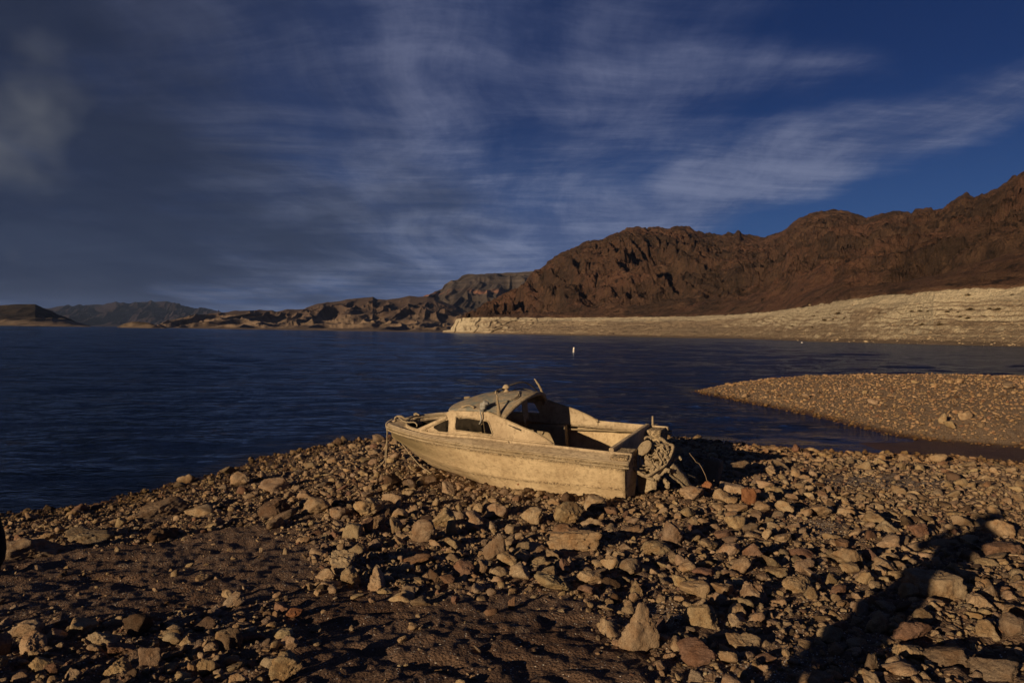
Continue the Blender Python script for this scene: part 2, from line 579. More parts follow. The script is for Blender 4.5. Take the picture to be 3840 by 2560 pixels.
def mat_hills(name, lo, hi, dark, zmix, scale, strata=None):
    m, t, bs = new_mat(name)
    geo = t.add('ShaderNodeNewGeometry'); pos = geo.outputs['Position']
    sp = t.add('ShaderNodeSeparateXYZ'); t.put(sp, 0, pos)
    z = sp.outputs[2]
    big = t.noise(pos, 0.0028 * scale, 5, 0.6)
    mid = t.noise(pos, 0.012 * scale, 6, 0.65)
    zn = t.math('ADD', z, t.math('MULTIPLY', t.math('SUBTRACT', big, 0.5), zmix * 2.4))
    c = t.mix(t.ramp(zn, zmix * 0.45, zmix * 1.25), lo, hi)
    c = t.mix(t.math('MULTIPLY', t.ramp(mid, 0.52, 0.36), 0.75), c, dark)
    c = t.mix(t.math('MULTIPLY', t.ramp(mid, 0.56, 0.75), 0.5), c, lo)
    if strata:
        st = t.noise(t.mapping(pos, (0.0006, 0.0006, 0.035)), 1.0, 4, 0.7)
        up = t.ramp(zn, strata[0], strata[1])
        c = t.mix(up, c, t.mix(t.ramp(st, 0.4, 0.6), rgb(0.045, 0.036, 0.033), rgb(0.080, 0.062, 0.053)))
        seam = t.math('MULTIPLY', t.ramp(zn, strata[0] - 40, strata[0]), t.math('SUBTRACT', 1.0, up))
        c = t.mix(t.math('MULTIPLY', seam, t.ramp(big, 0.46, 0.62)), c, rgb(0.27, 0.13, 0.085))
    t.put(bs, 'Base Color', c)
    t.put(bs, 'Normal', t.bump(mid, 0.8, 14.0 / scale))
    return m


def mat_mud(name, base, light, dark, grime=0.5, scale=1.0, teal=None, bump=0.012):
    """dried lake mud caked over fibreglass"""
    m, t, bs = new_mat(name)
    tcn = t.add('ShaderNodeTexCoord'); ob = tcn.outputs['Object']
    big = t.noise(ob, 2.2 * scale, 5, 0.6)
    mid = t.noise(ob, 13.0 * scale, 7, 0.72, 0.3)
    run = t.noise(t.mapping(ob, (16.0, 16.0, 3.0)), 1.0, 5, 0.7)
    fine = t.noise(ob, 62.0 * scale, 5, 0.75)
    spot = t.noise(ob, 26.0 * scale, 3, 0.8, 0.8)
    c = t.mix(t.ramp(big, 0.34, 0.66), base, light)
    c = t.mix(t.math('MULTIPLY', t.ramp(mid, 0.53, 0.36), 0.8 * grime + 0.15), c, t.mix(0.5, base, dark))
    c = t.mix(t.math('MULTIPLY', t.ramp(run, 0.54, 0.70), 0.75), c, light)
    c = t.mix(t.math('MULTIPLY', t.ramp(mid, 0.60, 0.78), grime), c, dark)
    c = t.mix(t.math('MULTIPLY', t.ramp(spot, 0.655, 0.70), 1.1 * grime, None, True), c, t.mix(1.0, dark, rgb(0.45, 0.42, 0.40), 'MULTIPLY'))
    c = t.mix(t.math('MULTIPLY', t.ramp(fine, 0.62, 0.72), 0.8 * grime), c, dark)
    c = t.mix(t.math('MULTIPLY', t.ramp(fine, 0.40, 0.26), 0.5), c, light)
    if teal:
        c = t.mix(t.math('MULTIPLY', t.ramp(t.noise(ob, 4.5, 6, 0.7, 0.6), 0.42, 0.60), 0.85), c, teal)
    if name == 'hull_mud':
        # algae stain that starts under the rub rail near the bow, and a dirty line along the chine
        sp = t.add('ShaderNodeSeparateXYZ'); t.put(sp, 0, ob)
        bow = t.math('MULTIPLY', t.ramp(t.math('ADD', sp.outputs[0], t.math('MULTIPLY', big, 2.0)), 3.6, 5.2), t.ramp(t.math('ADD', sp.outputs[2], t.math('MULTIPLY', mid, 0.3)), -0.35, 0.10))
        c = t.mix(t.math('MULTIPLY', bow, 0.75), c, rgb(0.165, 0.125, 0.058))
        shz = t.math('SUBTRACT', t.math('MULTIPLY', sp.outputs[0], 0.075), t.math('ADD', 0.02, t.math('MULTIPLY', t.math('MULTIPLY', sp.outputs[0], sp.outputs[0]), 0.0045)))
        rim = t.math('MULTIPLY', t.ramp(t.math('ADD', t.math('SUBTRACT', sp.outputs[2], shz), t.math('MULTIPLY', mid, 0.10)), -0.105, -0.04), t.ramp(spot, 0.40, 0.56))
        c = t.mix(t.math('MULTIPLY', rim, 0.85), c, rgb(0.075, 0.055, 0.036))
        chn = t.math('SUBTRACT', 1.0, t.ramp(t.math('ABSOLUTE', t.math('ADD', sp.outputs[2], t.math('ADD', 0.36, t.math('MULTIPLY', mid, 0.09)))), 0.0, 0.035))
        c = t.mix(t.math('MULTIPLY', chn, t.math('MULTIPLY', t.ramp(spot, 0.42, 0.60), 0.85)), c, rgb(0.085, 0.058, 0.034))
    t.put(bs, 'Base Color', c)
    h = t.math('ADD', t.math('MULTIPLY', mid, 0.9), t.math('ADD', t.math('MULTIPLY', fine, 0.5), t.math('MULTIPLY', spot, 0.5)))
    t.put(bs, 'Normal', t.bump(h, 0.95, bump * 1.5))
    return m


def mat_plain(name, col, rough=0.8, var=0.35, scale=30.0, bump=0.004):
    m, t, bs = new_mat(name)
    ob = t.add('ShaderNodeTexCoord').outputs['Object']
    n = t.noise(ob, scale, 4, 0.65)
    c = t.mix(t.ramp(n, 0.3, 0.7), rgb(*[x * (1 - var) for x in col]), rgb(*[x * (1 + var) for x in col]))
    t.put(bs, 'Base Color', c)
    t.put(bs, 'Roughness', rough)
    t.put(bs, 'Normal', t.bump(n, 0.5, bump))
    return m


M_ROCK = mat_rock()
M_GROUND = mat_ground()
M_WATER = mat_water()
M_MOUNT = mat_mountain()
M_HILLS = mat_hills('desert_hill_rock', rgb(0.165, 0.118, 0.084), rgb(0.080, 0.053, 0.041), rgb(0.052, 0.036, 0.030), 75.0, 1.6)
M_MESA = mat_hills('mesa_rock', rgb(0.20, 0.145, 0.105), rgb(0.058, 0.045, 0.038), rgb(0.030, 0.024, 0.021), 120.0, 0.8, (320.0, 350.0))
M_FAR = mat_hills('far_mountain_rock', rgb(0.032, 0.020, 0.021), rgb(0.020, 0.012, 0.014), rgb(0.009, 0.006, 0.007), 160.0, 0.4)  # very dark albedo: cloud shade over the range is put into the colour
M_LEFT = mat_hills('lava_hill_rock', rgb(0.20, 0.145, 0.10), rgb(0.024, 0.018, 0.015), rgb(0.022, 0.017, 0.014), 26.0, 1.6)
M_HULL = mat_mud('hull_mud', rgb(0.420, 0.312, 0.188), rgb(0.570, 0.445, 0.282), rgb(0.160, 0.105, 0.060), 0.62)
M_DECK = mat_mud('deck_mud', rgb(0.385, 0.295, 0.195), rgb(0.540, 0.430, 0.290), rgb(0.125, 0.083, 0.052), 0.70)
M_ROOF = mat_mud('roof_mud', rgb(0.285, 0.225, 0.158), rgb(0.380, 0.305, 0.215), rgb(0.150, 0.100, 0.070), 0.40, 1.0, rgb(0.150, 0.170, 0.160))
M_RAIL = mat_mud('rail_mud', rgb(0.315, 0.240, 0.150), rgb(0.420, 0.335, 0.225), rgb(0.085, 0.062, 0.042), 0.95, 1.6)
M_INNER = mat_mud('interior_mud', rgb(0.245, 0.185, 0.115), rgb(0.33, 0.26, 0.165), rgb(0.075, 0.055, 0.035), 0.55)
M_ENGINE = mat_mud('engine_mud', rgb(0.310, 0.235, 0.150), rgb(0.410, 0.325, 0.215), rgb(0.090, 0.062, 0.042), 0.85, 2.0)
M_DARK = mat_plain('dark_hose', (0.055, 0.045, 0.035), 0.6)
M_ROPE = mat_plain('rope_fibre', (0.30, 0.24, 0.165), 0.9, 0.35, 120.0)
M_RAG = mat_plain('rag_cloth', (0.27, 0.255, 0.235), 0.95, 0.4, 26.0, 0.01)
M_RUST = mat_plain('rust', (0.16, 0.065, 0.03), 0.85, 0.6, 22.0)
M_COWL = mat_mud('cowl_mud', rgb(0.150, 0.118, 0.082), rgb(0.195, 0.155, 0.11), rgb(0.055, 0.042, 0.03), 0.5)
M_CABIN_SHADE = mat_plain('painted_cabin_shade', (0.022, 0.017, 0.012), 0.95, 0.5, 9.0)  # near-black colour that stands in for shade inside the fore cabin
M_WHITE = mat_plain('white_paint', (0.78, 0.72, 0.64), 0.5, 0.08, 3.0)
M_BROWN = mat_plain('brown_stripe', (0.18, 0.08, 0.05), 0.6, 0.2, 3.0)
M_SHRUB = mat_plain('shrub_twig', (0.085, 0.058, 0.028), 0.95, 0.5, 0.8)
M_BLACK = mat_plain('black_cloth', (0.006, 0.006, 0.007), 0.95, 0.3, 40.0)
M_SKIN = mat_plain('skin', (0.36, 0.21, 0.15), 0.6, 0.1, 20.0)
M_HAIR = mat_plain('dark_hair', (0.02, 0.014, 0.01), 0.7, 0.3, 60.0)
M_TWIG = mat_plain('dry_twig', (0.27, 0.20, 0.13), 0.9, 0.3, 40.0)

# ------------------------------------------------------------------ near terrain
shore_px = [(0, 1927), (191, 1908), (408, 1885), (434, 1862), (549, 1845), (638, 1811), (817, 1777), (906, 1747), (976, 1715),
            (1085, 1700), (1180, 1677), (1276, 1657), (1397, 1648), (1600, 1640), (1900, 1634), (2200, 1632), (2504, 1640), (2585, 1644),
            (2667, 1656), (2794, 1669), (2941, 1681), (3050, 1688), (3158, 1699), (3300, 1704), (3500, 1712), (3660, 1726), (3840, 1742)]
S1 = [water_pt(*p) for p in shore_px]
S1 = [np.array(p) for p in [(-60, -40), (-34, -16), (-20, 1.5), (-12.5, 6.6)]] + S1 + [np.array((18.0, 14.6)), np.array((27.0, 16.5))]
POLY1 = np.array(S1 + [np.array((60.0, 20.0)), np.array((80.0, -70.0)), np.array((-60.0, -70.0))])
pen_lo = [(2598, 1469), (2696, 1489), (2832, 1516), (2968, 1543), (3104, 1573), (3240, 1606), (3349, 1633), (3485, 1655), (3648, 1671), (3840, 1687)]
S2 = [water_pt(*p) for p in pen_lo] + [np.array((17.5, 17.0)), np.array((27.0, 16.5))]
tip = S2[0]
far2 = [np.array((60.0, 20.0)), np.array((70.0, 34.0)), np.array((30.0, 36.0)), np.array((22.0, 37.0)), np.array((15.0, 37.6)), np.array((11.0, 36.5))]
POLY2 = np.array(S2 + far2)


def sdist(P, poly):
    """signed distance to a closed polygon, positive inside"""
    P = np.asarray(P, float)
    A = poly; B = np.roll(poly, -1, 0)
    best = np.full(len(P), 1e18); inside = np.zeros(len(P), bool)
    for a, b in zip(A, B):
        e = b - a; wv = P - a
        t = np.clip((wv @ e) / (e @ e), 0, 1)
        d = wv - t[:, None] * e
        best = np.minimum(best, (d * d).sum(1))
        c = (a[1] > P[:, 1]) != (b[1] > P[:, 1])
        with np.errstate(divide='ignore', invalid='ignore'):
            xi = (b[0] - a[0]) * (P[:, 1] - a[1]) / (b[1] - a[1] + 1e-12) + a[0]
        inside ^= c & (P[:, 0] < xi)
    d = np.sqrt(best)
    return np.where(inside, d, -d)


def zones(P):
    mud = np.maximum(sstep(sdist(P, MUD_A), -0.18, 0.25), sstep(sdist(P, MUD_B), -0.15, 0.25))
    shell = np.maximum.reduce([sstep(sdist(P, SHELL_C), -0.3, 0.3), sstep(sdist(P, SHELL_D), -0.2, 0.2) * 0.8,
                               sstep(sdist(P, SHELL_E), -0.1, 0.2) * 0.5, sstep(sdist(P, SHELL_F), -0.2, 0.3) * 0.4])
    return mud, shell


def base_z(P):
    P = np.asarray(P, float)
    d1 = sdist(P, POLY1); d2 = sdist(P, POLY2)
    z1 = np.where(d1 > 0, 0.034 * d1 + 0.20 * (1 - np.exp(-np.maximum(d1, 0) / 2.3)), np.maximum(0.16 * d1, -3.0 + 0.002 * d1))
    z1 = np.where(d1 < 0, np.maximum(z1, -3.2), z1)
    y = P[:, 1]
    z1 = z1 + np.where(d1 > 0, 0.46 * (1 - sstep(y, 1.0, 9.0)) * sstep(d1, 0, 6.0), 0)
    z2 = np.where(d2 > 0, 1.62 * (1 - np.exp(-d2 * 0.17)), np.maximum(0.20 * d2, -3.2))
    z = np.maximum(z1, z2)
    flat = sstep(P[:, 0] + .35 * (P[:, 1] - 16), 8.0, 10.2) * sstep(P[:, 1], 12.5, 14) * (1 - sstep(P[:, 1], 17.8, 19.0))
    z = np.where(flat > 0, np.maximum(z, (z * .08 + .05) * flat + z * (1 - flat)), z)
    both = np.minimum(np.abs(d1), np.abs(d2))
    return np.maximum(z, -3.2), np.maximum(d1, d2)


def terrain(P, detail=True):
    P = np.asarray(P, float)
    z, d = base_z(P)
    if not detail:
        return z
    P3 = np.concatenate([P, np.zeros((len(P), 1))], 1)
    mud, shell = zones(P)
    near = np.clip(1.0 - (np.hypot(P[:, 0], P[:, 1]) - 30) / 30.0, 0.0, 1)
    land = sstep(d, -1.0, 0.8)
    z = z + near * land * (1 - 0.65 * mud) * (0.032 * fbm(P3 * 0.55, 2, 5) + 0.014 * fbm(P3 * 2.3, 3, 9)) * sstep(d, 0.0, 3.0)
    # trampled dimples in the mud, little ridges elsewhere
    q = P3 * np.array([2.3, 3.6, 1.0])
    dim = fbm(q, 3, 21)
    z = z + near * land * mud * (-0.030 * sstep(dim, 0.25, 0.85) + 0.010 * fbm(P3 * 7.0, 3, 33) + 0.005 * fbm(P3 * 23.0, 2, 35) + 0.009 * ridged(P3 * np.array([1.6, 4.0, 1]), 3, 3))
    z = z + near * land * (0.010 + 0.018 * (1 - mud)) * fbm(P3 * 11.0, 3, 41)
    return z


def ground_at(x, y):
    return float(terrain(np.array([[x, y]]))[0])


def ground_hits(pix):
    """march camera rays to the terrain"""
    D = np.array([pix_ray(*p) for p in pix])
    t = np.full(len(D), 1.5)
    lo = t.copy(); done = np.zeros(len(D), bool)
    for i in range(220):
        P = EYE + D * t[:, None]
        h = P[:, 2] - terrain(P[:, :2], False)
        hit = (h <= 0) & ~done
        done |= hit
        lo = np.where(done, lo, t)
        t = np.where(done, t, t * 1.02 + 0.01)
        if done.all():
            break
    hi = t.copy()
    for i in range(24):
        mdl = 0.5 * (lo + hi)
        P = EYE + D * mdl[:, None]
        b = P[:, 2] - terrain(P[:, :2], False) > 0
        lo = np.where(b, mdl, lo); hi = np.where(b, hi, mdl)
    return EYE + D * hi[:, None]


def poly_world(pxs):
    return ground_hits(pxs)[:, :2]


MUD_A = poly_world([(-400, 2040), (0, 2020), (330, 2050), (560, 2030), (760, 1985), (960, 1950), (1080, 1975), (1180, 2050), (1230, 2140), (1150, 2240),
                    (900, 2300), (600, 2330), (300, 2345), (0, 2335), (-400, 2330)])
MUD_B = poly_world([(1020, 2250), (1300, 2190), (1560, 2235), (1900, 2215), (2250, 2245), (2330, 2400), (2560, 2560), (2600, 2700), (1000, 2700)])
SHELL_C = poly_world([(3030, 1800), (3200, 1780), (3420, 1785), (3600, 1815), (3500, 1835), (3250, 1835), (3080, 1820)])
SHELL_D = poly_world([(3020, 1960), (3130, 1950), (3230, 1990), (3150, 2020), (3040, 2000)])
SHELL_E = poly_world([(2330, 2260), (2600, 2240), (2560, 2330), (2480, 2420), (2330, 2440)])
SHELL_F = poly_world([(2500, 2480), (3200, 2360), (3400, 2440), (3300, 2560), (3200, 2700), (2500, 2700)])




def polar_grid(rads, azs):
    a, r = np.meshgrid(azs, rads, indexing='ij')
    return np.stack([(r * np.sin(a)).ravel(), (r * np.cos(a)).ravel()], 1)


azf = np.radians(np.linspace(-46, 46, 760))
azb = np.radians(np.concatenate([np.linspace(50, 310, 90)]))
AZ = np.concatenate([azf, azb])
rads = [0.02, 0.25, 0.5, 0.8, 1.1, 1.4]
while rads[-1] < 40:
    rads.append(rads[-1] * 1.0062)
while rads[-1] < 19000:
    rads.append(rads[-1] * 1.22)
rads = np.array(rads)
G = polar_grid(rads, AZ)
gz = terrain(G)
me = mesh_np('ground', np.concatenate([G, gz[:, None]], 1), grid_faces(len(AZ), len(rads), True))
me.flip_normals() if me.polygons[10].normal.z < 0 else None
mud, shell = zones(G)
d2g = sdist(G, POLY2)
set_attr(me, 'shell', shell * (0.6 + 0.4 * RNG.random(len(shell))))
set_attr(me, 'gravel', np.maximum(sstep(d2g, -0.5, 0.5), 0.35 * (1 - mud)))
tag(link('ground', me, None, M_GROUND), 'brown gravelly lake shore that slopes down to the water', 'ground', None, 'structure')

wr = [0.5, 2.0, 4.0, 5.0]
while wr[-1] < 3500:
    wr.append(wr[-1] * (1.0075 if wr[-1] < 900 else 1.02))
while wr[-1] < 19000:
    wr.append(wr[-1] * 1.15)
wr = np.array(wr)
waz = np.concatenate([np.radians(np.linspace(-44, 44, 620)), np.radians(np.linspace(48, 312, 50))])
WG = polar_grid(wr, waz)
wz = base_z(WG)[0]
WR = np.hypot(WG[:, 0], WG[:, 1])
sh1 = np.minimum(np.abs(sdist(WG, POLY1)), np.abs(sdist(WG, POLY2)))
inlet = np.clip(1 - np.hypot(WG[:, 0] - 11.5, (WG[:, 1] - 16.6) * 1.5) / 7.0, 0, 1)
wh = np.zeros(len(WG))
W3 = np.concatenate([WG, np.zeros((len(WG), 1))], 1)
cw, sw = math.cos(0.22), math.sin(0.22)
WRot = np.stack([W3[:, 0] * cw + W3[:, 1] * sw, -W3[:, 0] * sw + W3[:, 1] * cw, W3[:, 2]], 1)
for k, L in enumerate((0.45, 0.9, 1.9, 4.0, 8.5, 18.0, 38.0)):
    win = (1 - sstep(np.log(WR), math.log(L * 34), math.log(L * 100))) * (1 if k == 0 else sstep(np.log(WR), math.log(L * 5), math.log(L * 22)))
    n_ = vnoise(WRot / np.array([L * 2.3, L, 1]) + 31.7 * k, 200 + k) + 0.5 * vnoise(WRot / np.array([L * 1.1, L * .52, 1]) + 11.3 * k, 240 + k)
    wh += win * (0.045 if L < 3 else 0.026 if L < 6 else 0.012) * L * n_
wh *= sstep(sh1, 0.05, 2.5) * (1 - 0.75 * inlet) * (1 - 0.8 * sstep(WR, 1500, 2600))
me = mesh_np('water', np.concatenate([WG, wh[:, None]], 1), grid_faces(len(waz), len(wr), True))
me.flip_normals() if me.polygons[10].normal.z < 0 else None
set_attr(me, 'depth', np.clip(-wz, 0, 4))
set_attr(me, 'calm', np.clip(inlet * 1.3, 0, 0.9))
tag(link('water', me, None, M_WATER), 'dark blue rippled lake water reaching to the far hills', 'water', None, 'structure')

# ------------------------------------------------------------------ mountains: real height fields at their own distance
def horizon_y(px):
    return 1247 + (px - 1920) * math.tan(ROLL)


def az_of(px):
    d = pix_ray(px, horizon_y(px))
    return math.atan2(d[0], d[1])


def height_at(px, py, Y):
    """height of the point seen at the pixel if it lies Y metres ahead"""
    d = pix_ray(px, py)
    return H + d[2] / d[1] * Y


def lin(x, pts):
    return np.interp(x, [p[0] for p in pts], [p[1] for p in pts])


def hill_mesh(name, pxs, rows, depth_rows, height_rows, noise, back=(1.25, 0.3), nback=14, ndiv=None):
    """pxs: columns (photo x). depth_rows / height_rows: lists of arrays (per key row). rows: list of subdivision counts between key rows."""
    X = np.array([pix_ray(p, horizon_y(p))[0] / pix_ray(p, horizon_y(p))[1] for p in pxs])
    Ys = []; Zs = []; Ts = []
    for k in range(len(depth_rows) - 1):
        n = rows[k]
        for i in range(n):
            t = i / n
            Ys.append(depth_rows[k] * (1 - t) + depth_rows[k + 1] * t)
            Zs.append(height_rows[k] * (1 - t) + height_rows[k + 1] * t)
            Ts.append(np.full(len(pxs), k + t))
    Ys.append(depth_rows[-1]); Zs.append(height_rows[-1]); Ts.append(np.full(len(pxs), len(depth_rows) - 1.0))
    for i in range(1, nback + 1):
        t = i / nback
        Ys.append(depth_rows[-1] * (1 + (back[0] - 1) * t)); Zs.append(height_rows[-1] * (1 - (1 - back[1]) * t)); Ts.append(np.full(len(pxs), len(depth_rows) - 1.0 + t))
    Y = np.array(Ys).T; Z = np.array(Zs).T; T = np.array(Ts).T
    XX = X[:, None] * Y
    P = np.stack([XX.ravel(), Y.ravel(), Z.ravel()], 1)
    dx, dy, dz = noise(P, T.ravel(), np.repeat(np.array(pxs, float), Y.shape[1]))
    V = P + np.stack([dx, dy, dz], 1)
    me = mesh_np(name, V, grid_faces(len(pxs), Y.shape[1]))
    if me.polygons[len(me.polygons) // 3].normal.z < 0:
        me.flip_normals()
    return me, V, T.ravel(), P


# --- the big brown mountain on the right with the pale ring
px_b = np.concatenate([np.linspace(1660, 1760, 60)[:-1], np.linspace(1760, 3860, 820), np.linspace(3870, 4700, 90)])
sh_Y = lin(px_b, [(1660, 1650), (1698, 1500), (1760, 1440), (1900, 1330), (2152, 1120), (2400, 880), (2700, 660), (2950, 510), (3185, 410), (3500, 345), (3840, 305), (4300, 270), (4700, 250)])
rt_Y = lin(px_b, [(1660, 1660), (1698, 1515), (1760, 1480), (1820, 1450), (1900, 1440), (2152, 1390), (2400, 1280), (2700, 1090), (2830, 960), (2960, 800), (3185, 575), (3500, 460), (3840, 415), (4300, 385), (4700, 370)])
rt_py = lin(px_b, [(1660, 1240), (1690, 1236), (1712, 1196), (1760, 1191), (2152, 1189), (2400, 1187), (2700, 1180), (2830, 1172), (2945, 1163), (2970, 1150), (3070, 1131), (3185, 1113), (3310, 1102), (3420, 1090), (3580, 1080), (3840, 1068), (4300, 1045), (4700, 1030)])
rg_Y = lin(px_b, [(1660, 1700), (1698, 1580), (1800, 1750), (2000, 1950), (2200, 2050), (2400, 2150), (2640, 2300), (2800, 2300), (3000, 2050), (3300, 1800), (3600, 1500), (3840, 1250), (4300, 1050), (4700, 950)])
sky_b = [(1660, 1242), (1690, 1237), (1712, 1196), (1735, 1186), (1770, 1166), (1810, 1146), (1850, 1118), (1900, 1085), (1950, 1056), (1985, 1022), (2040, 982), (2090, 951), (2140, 925), (2195, 897), (2240, 889), (2290, 868), (2337, 853), (2362, 848), (2430, 851), (2475, 849),
         (2530, 846), (2580, 848), (2630, 860), (2665, 871), (2700, 870), (2745, 869), (2757, 853), (2766, 853), (2775, 866), (2800, 876), (2835, 886), (2860, 889), (2900, 874), (2940, 855), (2957, 838), (2985, 817),
         (3030, 801), (3050, 791), (3080, 791), (3115, 785), (3150, 788), (3190, 800), (3240, 815), (3275, 806), (3310, 793), (3345, 787), (3385, 792), (3405, 797), (3420, 777), (3470, 782), (3505, 776), (3530, 772), (3545, 752), (3575, 734), (3600, 722), (3612, 720), (3640, 730), (3680, 716), (3720, 698), (3745, 680), (3780, 660),
         (3800, 654), (3840, 630), (3900, 604), (4300, 500), (4700, 440)]
sk_py = lin(px_b, sky_b)
z_rt = np.array([max(1.0, height_at(a, b, c)) for a, b, c in zip(px_b, rt_py, rt_Y)])
z_rg = np.array([max(1.2, height_at(a, b, c)) for a, b, c in zip(px_b, sk_py, rg_Y)])
z_rg = np.maximum(z_rg, z_rt + 0.2)
tm = 0.5
bz = 8.0 * lin(px_b, [(1660, 0.2), (1760, 0.3), (1900, 0.8), (2400, 1.0), (4700, 1.0)])


def mount_noise(P, T, pxc):
    k = sstep(T, 2.0, 2.30) * (1 - 0.82 * sstep(T, 2.72, 3.0)) * (1 - 0.2 * sstep(T, 3, 4))
    P2 = P * np.array([1, 1, 0.9])
    # gullies run down the fall line: stretch the noise along depth/height, keep it tight across
    s = np.stack([P[:, 0] * 0.013 + 0.004 * P[:, 1], P[:, 1] * 0.0052, P[:, 2] * 0.006], 1)
    g = np.minimum(ridged(s + 0.35 * np.stack([fbm(P * 0.008, 2, 3)] * 3, 1), 6, 7, 0.55) - 1.05, 0.1)
    cr = np.minimum(ridged(P2 * 0.030, 5, 19, 0.6) - 0.95, 0.15)
    left = 1 - 0.35 * sstep(pxc, 2450, 2900)
    amp = 52.0 * left
    dz = k * (amp * g + 20.0 * left * cr + 2.2 * fbm(P * 0.12, 4, 23))
    sc_ = np.stack([P[:, 0] * 0.019 + 0.006 * P[:, 1], P[:, 1] * 0.006, P[:, 2] * 0.009], 1)
    crv = (1 - np.abs(vnoise(sc_ + 0.5 * np.stack([fbm(P * 0.02, 3, 6)] * 3, 1), 131))) ** 7
    crv2 = (1 - np.abs(vnoise(sc_ * 2.3 + 0.6 * np.stack([fbm(P * 0.04, 3, 16)] * 3, 1), 137))) ** 6
    msk = sstep(fbm(P * 0.006, 2, 44), -0.25, 0.35)
    crv3 = (1 - np.abs(vnoise(sc_ * 5.0 + 0.7 * np.stack([fbm(P * 0.09, 2, 26)] * 3, 1), 139))) ** 5
    dz = dz - k * ((30 * left * crv + 16 * crv2) * msk + 7 * crv3)
    # crags on the skyline and small relief
    dz = dz + sstep(T, 2.85, 3.0) * sstep(pxc, 1700, 1800) * (1.5 * fbm(P * 0.09, 4, 29) + 1.6 * ridged(P * 0.05, 3, 5) - 1.4)
    # ring: broken cliff face at the top, benches below
    kr = sstep(T, 0.03, 0.3) * (1 - sstep(T, 1.95, 2.15))
    clf = 1 - sstep(pxc, 1900, 2200)
    rr = ridged(np.stack([P[:, 0] * 0.045, P[:, 1] * 0.045, P[:, 2] * 0.02], 1), 5, 51, 0.6) - 0.7
    dz = dz + kr * (1.2 * fbm(P * 0.06, 4, 57) + 0.5 * fbm(P * 0.35, 3, 59)) * (1 - 0.75 * clf)
    dz = dz + kr * (1 - 0.8 * clf) * 1.0 * np.sin(P[:, 2] * 2.1 + 3.0 * fbm(P * 0.012, 2, 63)) * (0.4 + sstep(fbm(P * 0.02, 2, 65), -.3, .3))
    dy = kr * clf * -9.0 * rr + k * 10 * cr
    dx = k * 8.0 * fbm(P * 0.03, 3, 71) + kr * clf * 3.0 * rr
    return dx, dy, dz


# talus profile: low and gentle first, steep below the crest
d_mid = rt_Y * 0.55 + rg_Y * 0.45
z_mid = z_rt + (z_rg - z_rt) * lin(px_b, [(1660, 0.5), (1800, 0.55), (2300, 0.60), (2700, 0.47), (3200, 0.45), (3840, 0.47), (4700, 0.47)])
d_b = sh_Y * 0.45 + rt_Y * 0.55
z_b = z_rt * lin(px_b, [(1660, .5), (1800, .5), (2400, .40), (3000, .34), (3840, .36), (4700, .36)])
me, V_big, T_big, _ = hill_mesh('mountain', px_b, [70, 55, 130, 130], [sh_Y, d_b, rt_Y, d_mid, rg_Y],
                                [np.full(len(px_b), -0.6), z_b, z_rt, z_mid, z_rg],
                                lambda P, T, pc: mount_noise(P, np.where(T < 2, T, 2 + (T - 2) * 0.5), pc), (1.3, 0.35), 24)
fl = np.stack([V_big[:, 0] * 0.05 + V_big[:, 1] * .008, V_big[:, 1] * 0.004, V_big[:, 2] * 0.008], 1)
at = me.attributes.new('flow', 'FLOAT_VECTOR', 'POINT')
at.data.foreach_set('vector', fl.astype(np.float32).ravel())
tag(link('mountain', me, None, M_MOUNT), 'rugged dark brown mountain with a pale mineral band along the water', 'mountain', None, 'structure')
bx, by, bdepth = project(V_big)

# --- mesa behind it
px_m = np.linspace(1560, 2300, 260)
sk_m = lin(px_m, [(1560, 1128), (1600, 1107), (1642, 1089), (1656, 1082), (1664, 1066), (1689, 1052), (1713, 1047), (1729, 1033), (1745, 1027), (1790, 1027), (1834, 1026), (1881, 1023), (1918, 1020), (1984, 1017), (2100, 1014), (2300, 1020)])
Ym = np.full(len(px_m), 5600.0)
z_top = np.array([height_at(a, b, 5600) for a, b in zip(px_m, sk_m)])
z_ft = np.array([height_at(a, b, 5350) for a, b in zip(px_m, lin(px_m, [(1560, 1130), (1650, 1098), (1700, 1075), (1760, 1066), (1850, 1058), (2000, 1050), (2300, 1050)]))])
z_ft = np.minimum(z_ft, z_top * 0.98)


def mesa_noise(P, T, pc):
    k = sstep(T, 0.0, 0.4) * (1 - 0.9 * sstep(T, 1.9, 2.0))
    s = np.stack([P[:, 0] * 0.007, P[:, 1] * 0.0012, P[:, 2] * 0.0022], 1)
    g = ridged(s + 0.2 * np.stack([fbm(P * 0.003, 2, 4)] * 3, 1), 5, 83, 0.42) - 1.1
    cl = sstep(T, 1.0, 1.15)
    return 0 * T, -40 * cl * g * k, k * (1 - 0.6 * cl) * 70 * g + 2.5 * sstep(T, 1.7, 2) * fbm(P * 0.02, 3, 2)


me, *_ = hill_mesh('mesa', px_m, [90, 40], [np.full(len(px_m), 4000.0), np.full(len(px_m), 5350.0), Ym], [np.full(len(px_m), 60.0), z_ft, z_top], mesa_noise, (1.3, 0.9), 8)
tag(link('mesa', me, None, M_MESA), 'flat topped grey mesa with a banded cliff behind the brown mountain', 'mesa', None, 'structure')

